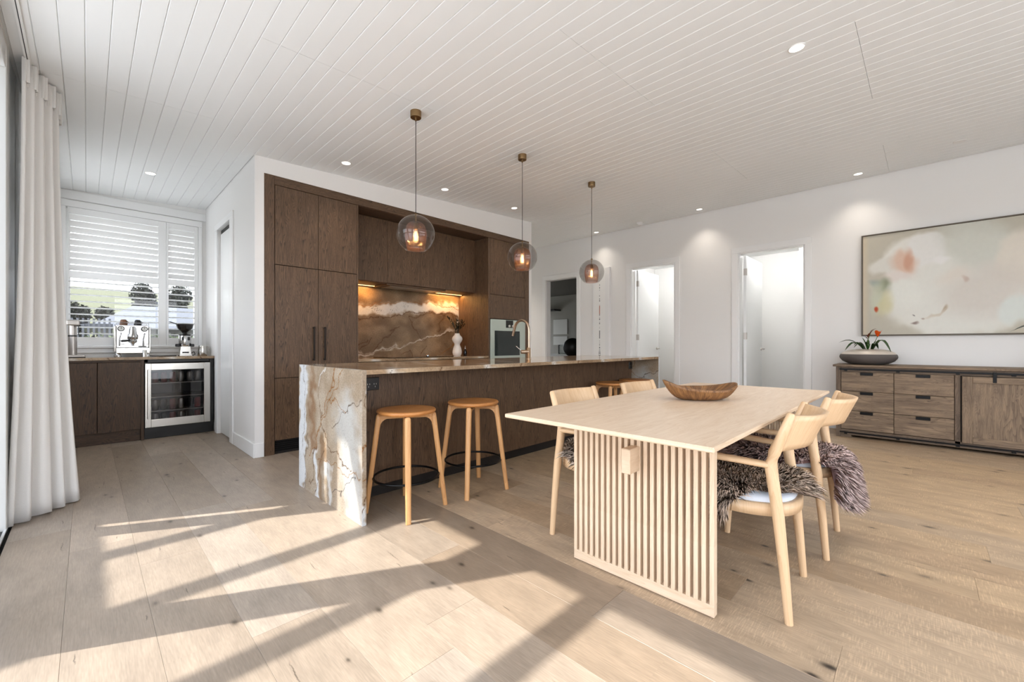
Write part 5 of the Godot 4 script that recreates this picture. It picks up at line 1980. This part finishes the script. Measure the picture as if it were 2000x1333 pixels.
	leaf_blade(st, Vector3(-0.07, 0.232, -0.20), Vector3(-0.10, 0.168, -0.425), 0.085, 0.02)
	leaf_blade(st, Vector3(-0.097, 0.185, -0.395), Vector3(-0.11, 0.150, -0.45), 0.007, 0.003)
	obj("leaf", st, M.leaf_dark, lp)
	st = ms()
	leaf_blade(st, Vector3(-0.05, 0.22, -0.10), Vector3(-0.10, 0.36, 0.15), 0.10, 0.03)
	obj("leaf", st, M.leaf_dark, lp)


# ---------------------------------------------------------------- coffee nook
func build_nook() -> void:
	var f := -6.2
	var oak: Material = M.dark_oak_deep
	var st := ms()
	bb(st, Vector3(WX + 0.004, 0.903, NZ + 0.016), Vector3(1.103, 0.932, f), 0.002, 0)
	tag(obj("nook_worktop", st, M.top_stone), "stone bench top under the shuttered nook window", "worktop")
	var nc := thing("nook_cabinet", "two-door dark oak cabinet under the nook window", "cabinet", Vector3.ZERO)
	panel("body", Vector3(WX + 0.01, 0.13, NZ + 0.03), Vector3(0.424, 0.902, f - 0.035), M.dark_gap, nc)
	panel("kick", Vector3(WX + 0.01, 0.0, NZ + 0.03), Vector3(0.424, 0.13, f - 0.06), M.dark_oak_deep, nc, Vector2(0.1, 0.0), 0.001, 0)
	panel("top_rail", Vector3(WX + 0.01, 0.880, f - 0.040), Vector3(0.424, 0.9025, f - 0.016), oak, nc, Vector2.ZERO, 0.001, 0)
	panel("door", Vector3(WX + 0.012, 0.132, f - 0.033), Vector3(0.076, 0.877, f - 0.012), oak, nc, Vector2(0.1, 0.5))
	panel("door", Vector3(0.081, 0.132, f - 0.033), Vector3(0.423, 0.877, f - 0.012), oak, nc, Vector2(0.33, 0.8))
	panel("end_panel", Vector3(0.4245, 0.0, NZ + 0.03), Vector3(0.451, 0.9025, f - 0.012), oak, nc, Vector2(0.0, 0.3))
	var fx0 := 0.457
	var wf := thing("wine_fridge", "under-bench drinks fridge with a steel framed glass door", "fridge", Vector3(fx0, 0, f - 0.012))
	panel("plinth", Vector3(0.0, 0.0, -0.50), Vector3(0.640, 0.125, -0.06), M.black_plastic, wf)
	panel("cavity_left", Vector3(0.0, 0.125, -0.55), Vector3(0.03, 0.900, -0.045), M.black_plastic, wf)
	panel("cavity_right", Vector3(0.600, 0.125, -0.55), Vector3(0.640, 0.900, -0.02), M.black_plastic, wf)
	panel("cavity_back", Vector3(0.03, 0.125, -0.55), Vector3(0.600, 0.900, -0.53), M.black_plastic, wf)
	panel("cavity_top", Vector3(0.0, 0.866, -0.53), Vector3(0.640, 0.900, -0.045), M.black_plastic, wf)
	panel("cavity_floor", Vector3(0.03, 0.125, -0.53), Vector3(0.600, 0.15, -0.05), M.black_plastic, wf)
	st = ms()
	bb(st, Vector3(0.001, 0.133, -0.044), Vector3(0.054, 0.857, 0.0), 0.003)
	bb(st, Vector3(0.540, 0.133, -0.044), Vector3(0.602, 0.857, 0.0), 0.003)
	bb(st, Vector3(0.054, 0.133, -0.044), Vector3(0.540, 0.222, 0.0), 0.003)
	bb(st, Vector3(0.054, 0.780, -0.044), Vector3(0.540, 0.857, 0.0), 0.003)
	var fd := obj("door_frame", st, M.steel, wf)
	st = ms()
	quad(st, Vector3(0.054, 0.222, -0.012), Vector3(0.540, 0.222, -0.012), Vector3(0.540, 0.780, -0.012), Vector3(0.054, 0.780, -0.012), Vector3.BACK)
	obj("door_glass", st, M.fridge_glass, fd)
	st = ms()
	bb(st, Vector3(0.022, 0.23, 0.022), Vector3(0.040, 0.79, 0.036), 0.003)
	bb(st, Vector3(0.026, 0.26, 0.0), Vector3(0.036, 0.28, 0.024))
	bb(st, Vector3(0.026, 0.74, 0.0), Vector3(0.036, 0.76, 0.024))
	obj("handle", st, M.steel, fd)
	st = ms()
	lathe(st, [[0.006, 0], [0.006, 0.006]], Vector3(0.30, 0.16, 0.0))
	obj("door_lock", st, M.chrome, fd)
	for k in 3:
		panel("shelf", Vector3(0.032, [0.30, 0.46, 0.62][k], -0.50), Vector3(0.598, [0.308, 0.468, 0.628][k], -0.07), M.satin_steel, wf)
	var nn := 0
	for row in 3:
		for k in 6:
			var b := thing("drink_can", "can on a shelf inside the drinks fridge", "can", Vector3(fx0 + 0.10 + 0.08 * k, [0.151, 0.309, 0.629][row], f - 0.17), 0.0, "cans inside the drinks fridge")
			st = ms()
			lathe(st, [[0.024, 0.0], [0.031, 0.008], [0.031, 0.105], [0.026, 0.118], [0.025, 0.12]], Vector3.ZERO, 16)
			obj("body", st, [M.satin_steel, M.black_plastic, M.red_can][nn % 3 if row < 2 else 2 if k < 3 else 0], b)
			nn += 1

	# espresso machine
	var em := thing("espresso_machine", "polished chrome espresso machine on the nook bench", "espresso machine", Vector3(0.355, 0.932, -6.50))
	panel("body", Vector3(-0.125, 0.105, -0.17), Vector3(0.150, 0.360, 0.10), M.chrome, em, Vector2.ZERO, 0.006)
	panel("side_panel", Vector3(-0.142, 0.06, -0.20), Vector3(-0.126, 0.345, 0.11), M.steel, em, Vector2.ZERO, 0.004)
	panel("side_panel", Vector3(0.151, 0.06, -0.20), Vector3(0.167, 0.345, 0.11), M.steel, em, Vector2.ZERO, 0.004)
	panel("drip_tray", Vector3(-0.130, 0.042, -0.18), Vector3(0.155, 0.104, 0.165), M.chrome, em, Vector2.ZERO, 0.004)
	panel("name_plate", Vector3(0.06, 0.112, 0.099), Vector3(0.13, 0.124, 0.102), M.black_metal, em, Vector2.ZERO, 0.0)
	for q in [[-0.11, 0.12], [0.135, 0.12], [-0.11, -0.15], [0.135, -0.15]]:
		st = ms()
		lathe(st, [[0.026, 0.0], [0.028, 0.01], [0.017, 0.042]], Vector3(q[0], 0, q[1]), 16)
		obj("foot", st, M.chrome, em)
	for q in [-0.085, 0.112]:
		st = ms()
		X = Transform3D(Basis(Vector3.RIGHT, PI / 2), Vector3(q, 0.318, 0.10))
		lathe(st, [[0.031, 0.0], [0.031, 0.014], [0.024, 0.016]], Vector3.ZERO, 24)
		X = Transform3D.IDENTITY
		var gg := obj("gauge", st, M.black_plastic, em)
		st = ms()
		X = Transform3D(Basis(Vector3.RIGHT, PI / 2), Vector3(q, 0.318, 0.10))
		lathe(st, [[0.023, 0.0165], [0.023, 0.0172]], Vector3.ZERO, 24)
		X = Transform3D.IDENTITY
		obj("gauge_face", st, M.paper, gg)
		st = ms()
		bb(st, Vector3(q - 0.002, 0.314, 0.117), Vector3(q + 0.002, 0.337, 0.1185))
		obj("gauge_needle", st, M.black_plastic, gg)
	st = ms()
	lathe(st, [[0.030, 0.195], [0.044, 0.20], [0.046, 0.245], [0.034, 0.262], [0.028, 0.33], [0.018, 0.345]], Vector3(0.012, 0, 0.135), 24)
	tube(st, [Vector3(0.012, 0.255, 0.08), Vector3(0.012, 0.255, 0.14)], [0.03], 16)
	obj("group_head", st, M.chrome, em)
	st = ms()
	lathe(st, [[0.010, 0.125], [0.014, 0.15], [0.036, 0.168], [0.036, 0.194]], Vector3(0.012, 0, 0.135), 20)
	var pf := obj("portafilter", st, M.chrome, em)
	st = ms()
	tube(st, [Vector3(-0.02, 0.185, 0.15), Vector3(-0.075, 0.18, 0.20)], [0.011, 0.013], 12)
	obj("portafilter_handle", st, M.black_plastic, pf)
	for q in [-0.085, 0.115]:
		st = ms()
		tube(st, [Vector3(q, 0.27, 0.10), Vector3(q, 0.265, 0.145), Vector3(q - 0.01, 0.20, 0.155), Vector3(q - 0.012, 0.125, 0.15)], [0.0055], 8)
		lathe(st, [[0.030, 0.1425], [0.032, 0.146], [0.02, 0.149]], Vector3(q, 0, 0.11), 18)
		obj("steam_wand", st, M.chrome, em)
	st = ms()
	for z in [-0.165, 0.095]:
		tube(st, [Vector3(-0.125, 0.36, z), Vector3(-0.125, 0.385, z), Vector3(0.15, 0.385, z), Vector3(0.15, 0.36, z)], [0.0045], 8)
	obj("cup_rail", st, M.chrome, em)
	st = ms()
	tube(st, [Vector3(0.06, 0.075, 0.167), Vector3(0.06, 0.076, 0.185)], [0.01], 12)
	obj("tray_knob", st, M.chrome, em)
	for q in [[0.293, 0.932 + 0.361, -6.44, M.tamp_wood, "brown cup upturned on the espresso machine"], [0.412, 0.932 + 0.361, -6.44, M.black_plastic, "black cup upturned on the espresso machine"]]:
		var c := thing("coffee_cup", q[4], "cup", Vector3(q[0], q[1], q[2]))
		st = ms()
		lathe(st, [[0.034, 0.0], [0.034, 0.012], [0.028, 0.05], [0.020, 0.062], [0.0, 0.063]], Vector3.ZERO, 20)
		obj("bowl", st, q[3], c)
		st = ms()
		tube(st, [Vector3(0.03, 0.015, 0), Vector3(0.046, 0.028, 0), Vector3(0.026, 0.046, 0)], [0.004], 8)
		obj("handle", st, q[3], c)
	var sh := thing("shot_cup", "small steel cup standing in front of the espresso machine", "cup", Vector3(0.465, 0.932, -6.30))
	st = ms()
	lathe(st, [[0.024, 0.0], [0.025, 0.003], [0.019, 0.01], [0.019, 0.075], [0.017, 0.076], [0.016, 0.02]], Vector3.ZERO, 20)
	obj("body", st, M.steel, sh)

	# grinder
	var gr := thing("coffee_grinder", "steel coffee grinder with a smoky funnel hopper", "coffee grinder", Vector3(0.845, 0.932, -6.46))
	panel("base", Vector3(-0.062, 0.0, -0.08), Vector3(0.062, 0.022, 0.08), M.steel, gr, Vector2.ZERO, 0.005)
	st = ms()
	prism(st, [Vector2(-0.055, 0.022), Vector2(0.055, 0.022), Vector2(0.045, 0.115), Vector2(-0.045, 0.115)], Vector3(0, 0, -0.06), Vector3.RIGHT, Vector3.UP, Vector3.BACK, 0.12)
	obj("pedestal", st, M.steel, gr)
	panel("badge", Vector3(-0.032, 0.035, 0.060), Vector3(0.032, 0.052, 0.0625), M.black_plastic, gr, Vector2.ZERO, 0.0)
	st = ms()
	lathe(st, [[0.055, 0.115], [0.062, 0.125], [0.062, 0.245], [0.055, 0.256]], Vector3.ZERO, 28)
	obj("motor_housing", st, M.chrome, gr)
	for q in [-0.026, 0.030]:
		st = ms()
		bb(st, Vector3(q - 0.013, 0.19, 0.052), Vector3(q + 0.013, 0.232, 0.0635), 0.005)
		obj("vent_window", st, M.black_plastic, gr)
	for q in [-0.072, 0.068]:
		st = ms()
		bb(st, Vector3(q - 0.020, 0.112, -0.02), Vector3(q + 0.020, 0.148, 0.05), 0.006)
		obj("side_knob", st, M.black_plastic, gr)
	st = ms()
	lathe(st, [[0.07, 0.256], [0.07, 0.262], [0.03, 0.266], [0.026, 0.285], [0.05, 0.31], [0.078, 0.345], [0.084, 0.375], [0.085, 0.382]], Vector3.ZERO, 30)
	obj("hopper", st, M.hopper_smoke, gr)
	st = ms()
	lathe(st, [[0.088, 0.382], [0.090, 0.385], [0.088, 0.391], [0.02, 0.396]], Vector3.ZERO, 30)
	tube(st, [Vector3(-0.07, 0.386, 0.0), Vector3(-0.15, 0.415, 0.02)], [0.012, 0.016], 8, Vector3.UP, 1.5, 0.35)
	obj("hopper_lid", st, M.black_plastic, gr)
	var pj := thing("milk_pitcher", "small steel milk pitcher beside the grinder in the nook corner", "pitcher", Vector3(1.02, 0.932, -6.45))
	st = ms()
	lathe(st, [[0.046, 0.0], [0.051, 0.006], [0.048, 0.06], [0.044, 0.115], [0.047, 0.128], [0.045, 0.128], [0.042, 0.11], [0.046, 0.02], [0.0, 0.015]], Vector3.ZERO, 28)
	obj("body", st, M.steel, pj)
	st = ms()
	tube(st, [Vector3(0.045, 0.115, 0.0), Vector3(0.068, 0.11, 0.0), Vector3(0.070, 0.06, 0.0)], [0.005], 8)
	obj("handle", st, M.steel, pj)
	st = ms()
	tube(st, [Vector3(0.53, 0.937, -6.60), Vector3(0.62, 0.936, -6.52), Vector3(0.72, 0.936, -6.56), Vector3(0.78, 0.938, -6.60)], [0.004], 8)
	tag(obj("appliance_lead", st, M.black_plastic), "black power cord running along the nook bench to the grinder", "cord")
	st = ms()
	tube(st, [Vector3(0.905, 0.96, -6.48), Vector3(0.935, 0.985, -6.46), Vector3(0.945, 0.95, -6.45), Vector3(0.92, 0.937, -6.44)], [0.005], 8)
	tag(obj("grinder_cord", st, M.black_plastic), "looped black cord between the grinder and the milk pitcher", "cord")
	# tap tower at the left end
	var tw := thing("soda_tower", "brushed steel tower with a side lever and square foot at the nook bench's left end", "dispenser", Vector3(-0.105, 0.932, -6.50))
	panel("foot_plate", Vector3(-0.055, 0.006, -0.10), Vector3(0.095, 0.028, 0.12), M.satin_steel, tw, Vector2.ZERO, 0.004)
	panel("foot_pad", Vector3(-0.055, 0.0, -0.10), Vector3(0.097, 0.006, 0.122), M.black_plastic, tw)
	st = ms()
	lathe(st, [[0.034, 0.028], [0.034, 0.355]], Vector3(0.0, 0, -0.02), 28)
	obj("column", st, M.satin_steel, tw)
	st = ms()
	lathe(st, [[0.0355, 0.225], [0.0355, 0.24]], Vector3(0.0, 0, -0.02), 28)
	obj("column_band", st, M.black_plastic, tw)
	panel("head", Vector3(-0.045, 0.345, -0.06), Vector3(0.055, 0.40, 0.07), M.satin_steel, tw, Vector2.ZERO, 0.008)
	st = ms()
	bb(st, Vector3(0.030, 0.335, -0.02), Vector3(0.062, 0.35, 0.06), 0.003)
	tube(st, [Vector3(0.055, 0.372, 0.03), Vector3(0.10, 0.376, 0.05), Vector3(0.118, 0.380, 0.055)], [0.008, 0.006, 0.007], 8)
	bb(st, Vector3(0.042, 0.24, 0.02), Vector3(0.048, 0.345, 0.026))
	obj("lever", st, M.black_plastic, tw)


# ---------------------------------------------------------------- curtain
func build_curtain() -> void:
	var c := thing("linen_curtain", "floor-length white linen curtain gathered at the left edge of the sliding doors", "curtain", Vector3.ZERO)
	var P := []
	var N := []
	var rows := 30
	var cols := 121
	for r in rows:
		var v := r / float(rows - 1)          # 0 top, 1 floor
		var row := []
		for k in cols:
			var s := k / float(cols - 1)
			# plan line of the hanging cloth: front edge, then a diagonal run, then back along the wall
			var top := Vector3(lerpf(-0.275, -0.150, minf(1.0, s * 1.6)), 0, lerpf(-3.835, -4.46, s))
			var bot: Vector3
			if s < 0.72:
				var q := s / 0.72
				bot = Vector3(lerpf(-0.335, -0.030, q), 0, lerpf(-3.80, -4.16, pow(q, 1.2)))
			else:
				var q := (s - 0.72) / 0.28
				bot = Vector3(lerpf(-0.030, -0.22, q), 0, lerpf(-4.16, -4.55, q))
			var flare := pow(v, 1.8)
			var p := top.lerp(bot, flare)
			var y := lerpf(ceil_y(-0.2) - 0.012, 0.008, v)
			var nrm := Vector3(0.75, 0, 0.66)
			var ph := TAU * 6.5 * s + 0.5 * sin(s * 9.0)
			var amp := lerpf(0.020, 0.034, v) * (1.0 - 0.5 * pow(maxf(0.0, s - 0.72) / 0.28, 2.0))
			var wv := sin(ph + 0.5 * v * sin(s * 14.0)) + 0.25 * sin(2.0 * ph + 1.0)
			p += nrm * amp * wv
			p.y = y + 0.004 * sin(ph)
			row.append(p)
		P.append(row)
	for r in rows:
		var nr := []
		for k in cols:
			var a: Vector3 = P[r][mini(k + 1, cols - 1)] - P[r][maxi(k - 1, 0)]
			nr.append(Vector3(a.z, 0, -a.x).normalized() * -1.0)
		N.append(nr)
	var st := ms()
	slab_grid(st, P, N, 0.003, 5.0, 11.0)
	obj("cloth", st, M.linen, c)
	# gathered heading tape
	st = ms()
	var H0 := []
	var H1 := []
	for k in 161:
		var s := k / 160.0
		var b := Vector3(lerpf(-0.275, -0.150, minf(1.0, s * 1.6)), 0, lerpf(-3.835, -4.46, s)) + Vector3(0.75, 0, 0.66) * (0.024 * sin(TAU * 6.5 * s + 0.5 * sin(s * 9.0)) + 0.010 * sin(TAU * 26.0 * s) + 0.006)
		H0.append(b + Vector3(0, ceil_y(-0.2) - 0.155, 0))
		H1.append(b + Vector3(0, ceil_y(-0.2) - 0.010, 0))
	grid(st, [H0, H1], true, 5.0, 0.6)
	obj("heading", st, M.linen, c)
	st = ms()
	bb(st, Vector3(-0.262, ceil_y(-0.25) - 0.014, -4.7), Vector3(-0.238, ceil_y(-0.25) + 0.004, 2.6))
	var tr := obj("curtain_track", st, M.trim_paint)
	tag(tr, "slim white curtain track along the ceiling above the sliding doors", "curtain track")
	st = ms()
	bb(st, Vector3(-0.252, ceil_y(-0.25) - 0.0145, -4.7), Vector3(-0.248, ceil_y(-0.25) - 0.010, 2.6))
	obj("track_slot", st, M.black_gasket, tr)


# ---------------------------------------------------------------- outside
func blob(st: SurfaceTool, c: Vector3, r: Vector3, sd: int) -> void:
	var n := FastNoiseLite.new()
	n.seed = sd
	n.frequency = 1.6
	n.fractal_octaves = 3
	var P := []
	for q in 12:
		var th := -PI / 2 + PI * q / 11.0
		var row := []
		for k in 20:
			var a := TAU * k / 20
			var d := Vector3(cos(th) * cos(a), sin(th), cos(th) * sin(a))
			row.append(c + d * r * (1.0 + 0.35 * n.get_noise_3dv(d * 2.0)))
		P.append(row)
	grid(st, P, false, 1.0, 1.0, true)


func leaf_cloud(called: String, parent: Node, m: Material, balls: Array, per: int, size: float, sd: int) -> void:
	var r := RandomNumberGenerator.new()
	r.seed = sd
	var V := PackedVector3Array()
	var NN := PackedVector3Array()
	for b in balls:
		var c: Vector3 = b[0]
		var e: Vector3 = b[1]
		for k in per:
			var d := Vector3(r.randfn(), r.randfn(), r.randfn()).normalized()
			var p := c + d * e * pow(r.randf(), 0.3)
			var t := Vector3(r.randfn(), r.randfn(), r.randfn()).normalized() * size
			var u := t.cross(Vector3(r.randfn(), r.randfn(), r.randfn()).normalized()) * 0.5
			for q in [p - t, p + u, p + t, p - t, p + t, p - u]:
				V.append(q)
				NN.append(d)
	var arr := []
	arr.resize(Mesh.ARRAY_MAX)
	arr[Mesh.ARRAY_VERTEX] = V
	arr[Mesh.ARRAY_NORMAL] = NN
	var mesh := ArrayMesh.new()
	mesh.add_surface_from_arrays(Mesh.PRIMITIVE_TRIANGLES, arr)
	mesh.surface_set_material(0, m)
	put(called, mesh, parent)


func build_outside() -> void:
	# ground, hill
	var st := ms()
	bb(st, Vector3(-60, -0.5, -130), Vector3(60, -0.35, -7.1))
	struct("ground", st, M.grass)
	st = ms()
	bb(st, Vector3(-14, -0.5, -7.1), Vector3(WX - 0.14, -0.02, 12))
	struct("deck", st, M.deck_timber)
	st = ms()
	bb(st, Vector3(-8, -0.36, -12.5), Vector3(12, -0.3, -7.1))
	struct("pavement", st, M.paving)
	st = ms()
	bb(st, Vector3(WX - 0.14, -0.5, BZ + 0.14), Vector3(9, -0.02, 12))
	struct("path", st, M.paving)
	var P := []
	for r in 9:
		var row := []
		for k in 33:
			var x := -150.0 + 320.0 * k / 32.0
			var d := r / 8.0
			row.append(Vector3(x, -0.4 + pow(d, 0.9) * (15.6 + 0.6 * sin(x * 0.05 + 1.0) - 0.10 * x * 0.3), -62.0 - 90.0 * d))
		P.append(row)
	st = ms()
	grid(st, P, true, 1, 1)
	struct("hill", st, M.grass)
	# veranda roof west of the doors: rafters cross an opening, through which the sun falls on the floor
	var y := 3.30
	st = ms()
	bb(st, Vector3(-1.0, y, -8.0), Vector3(WX - 0.14, y + 0.06, 3.4))
	bb(st, Vector3(-2.86, y, -8.0), Vector3(-2.46, y + 0.06, -3.5))
	bb(st, Vector3(-2.46, y, -8.0), Vector3(-1.0, y + 0.06, -5.1))
	var vr := struct("veranda_roof", st, M.veranda_white)
	for k in 11:
		var z := -4.277 - 1.32 + 0.66 * k
		st = ms()
		bb(st, Vector3(-2.86, y - 0.002, z - 0.055), Vector3(-1.0, y + 0.058, z + 0.055), 0.002)
		obj("rafter", st, M.veranda_white, vr)
	st = ms()
	for z in [-7.8, 5.8]:
		bb(st, Vector3(-2.80, -0.1, z - 0.07), Vector3(-2.66, y, z + 0.07))
	obj("veranda_posts", st, M.veranda_white, vr)
	# neighbour's house: a low hipped roof just below the shutters' middle
	var h := thing("neighbour_house", "white neighbouring house with a low grey hipped roof seen through the louvres", "house", Vector3(1.9, -0.4, -20.0))
	panel("wall", Vector3(-1.6, 0, -2.6), Vector3(4.6, 1.95, 2.4), M.house_white, h, Vector2.ZERO, 0.0)
	st = ms()
	var e := [Vector3(-1.95, 1.95, 2.9), Vector3(5.0, 1.95, 2.9), Vector3(5.0, 1.95, -3.0), Vector3(-1.95, 1.95, -3.0)]
	var r0 := Vector3(-0.75, 2.85, 0.0)
	var r1 := Vector3(3.4, 2.85, 0.0)
	st.set_smooth_group(-1)
	quad(st, e[0], e[1], r1, r0, Vector3(0, 1, 1))
	quad(st, e[2], e[3], r0, r1, Vector3(0, 1, -1))
	quad(st, e[3], e[0], r0, r0 + Vector3(0.001, 0, 0), Vector3(-1, 1, 0))
	quad(st, e[1], e[2], r1, r1 + Vector3(0.001, 0, 0), Vector3(1, 1, 0))
	quad(st, e[0], e[1], e[2], e[3], Vector3.DOWN)
	obj("roof", st, M.roof_grey, h)
	for k in 3:
		panel("window", Vector3(-1.2 + 2.0 * k, 0.8, 2.38), Vector3(-0.2 + 2.0 * k, 1.6, 2.43), M.mirror_dark, h, Vector2.ZERO, 0.0)
	var n2 := thing("farther_house", "pale house among the dark trees on the hill", "house", Vector3(4.4, 0.0, -58.0))
	panel("wall", Vector3(-0.9, -0.4, -2.0), Vector3(0.9, 5.2, 2.0), M.house_white, n2, Vector2.ZERO, 0.0)
	st = ms()
	prism(st, [Vector2(-1.1, 5.2), Vector2(1.1, 5.2), Vector2(0, 5.8)], Vector3(0, 0, -2.3), Vector3.RIGHT, Vector3.UP, Vector3.BACK, 4.6)
	obj("roof", st, M.roof_grey, n2)
	panel("window", Vector3(-0.5, 3.4, 1.98), Vector3(0.5, 4.6, 2.03), M.mirror_dark, n2, Vector2.ZERO, 0.0)
	# hedge and fence
	var hg := thing("clipped_hedge", "bright green clipped hedge just outside the nook window", "hedge", Vector3(0.35, -0.36, -9.6))
	var balls := []
	for k in 7:
		balls.append([Vector3(-0.25 + 0.22 * k, 0.95, 0), Vector3(0.26, 0.72, 0.35)])
	leaf_cloud("foliage", hg, M.hedge_green, balls, 520, 0.04, 3)
	var fn := thing("slat_fence", "grey picket fence beyond the hedge on the left", "fence", Vector3(-0.4, -0.36, -14.0))
	for k in 14:
		panel("picket", Vector3(0.09 * k - 0.4, 0.1, 0), Vector3(0.09 * k - 0.36, 2.05, 0.03), M.roof_grey, fn, Vector2.ZERO, 0.0)
	panel("rail", Vector3(-0.45, 0.35, -0.05), Vector3(0.85, 0.43, 0.0), M.roof_grey, fn, Vector2.ZERO, 0.0)
	panel("rail", Vector3(-0.45, 1.85, -0.05), Vector3(0.85, 1.93, 0.0), M.roof_grey, fn, Vector2.ZERO, 0.0)
	# [base, height, spread, label]
	var trees := [[Vector3(2.9, -0.4, -42), 6.6, 1.15, "broad dark tree rising behind the neighbour's roof"], [Vector3(5.4, -0.4, -42), 6.3, 1.2, "dark tree filling the narrow shutter's view"], [Vector3(8.0, -0.4, -43), 5.6, 1.2, "smaller tree at the right of the narrow shutter"],
		[Vector3(-0.6, -0.4, -46), 4.9, 0.9, "low bushy tree at the left below the grassy slope"], [Vector3(1.3, -0.4, -47), 4.6, 0.95, "shrubby tree in the middle below the grassy slope"], [Vector3(-2.6, -0.4, -45), 5.6, 0.9, "tree at the far left of the window view"]]
	var i := 0
	for t in trees:
		var o := thing("garden_tree", t[3], "tree", t[0], 0.0, "trees beyond the nook window")
		st = ms()
		tube(st, [Vector3(0, -0.2, 0), Vector3(0.05, t[1] * 0.6, 0)], [0.16, 0.10], 8)
		obj("trunk", st, M.tree_far, o)
		balls = []
		var r := RandomNumberGenerator.new()
		r.seed = 40 + i
		for k in 9:
			balls.append([Vector3(r.randf_range(-0.45, 0.45) * t[2], t[1] * r.randf_range(0.35, 0.86), r.randf_range(-0.4, 0.4) * t[2]), Vector3(t[2] * 0.55, t[1] * 0.14, t[2] * 0.5)])
		leaf_cloud("crown", o, M.tree_green if i < 3 else M.tree_far, balls, 330, 0.17, 60 + i)
		i += 1
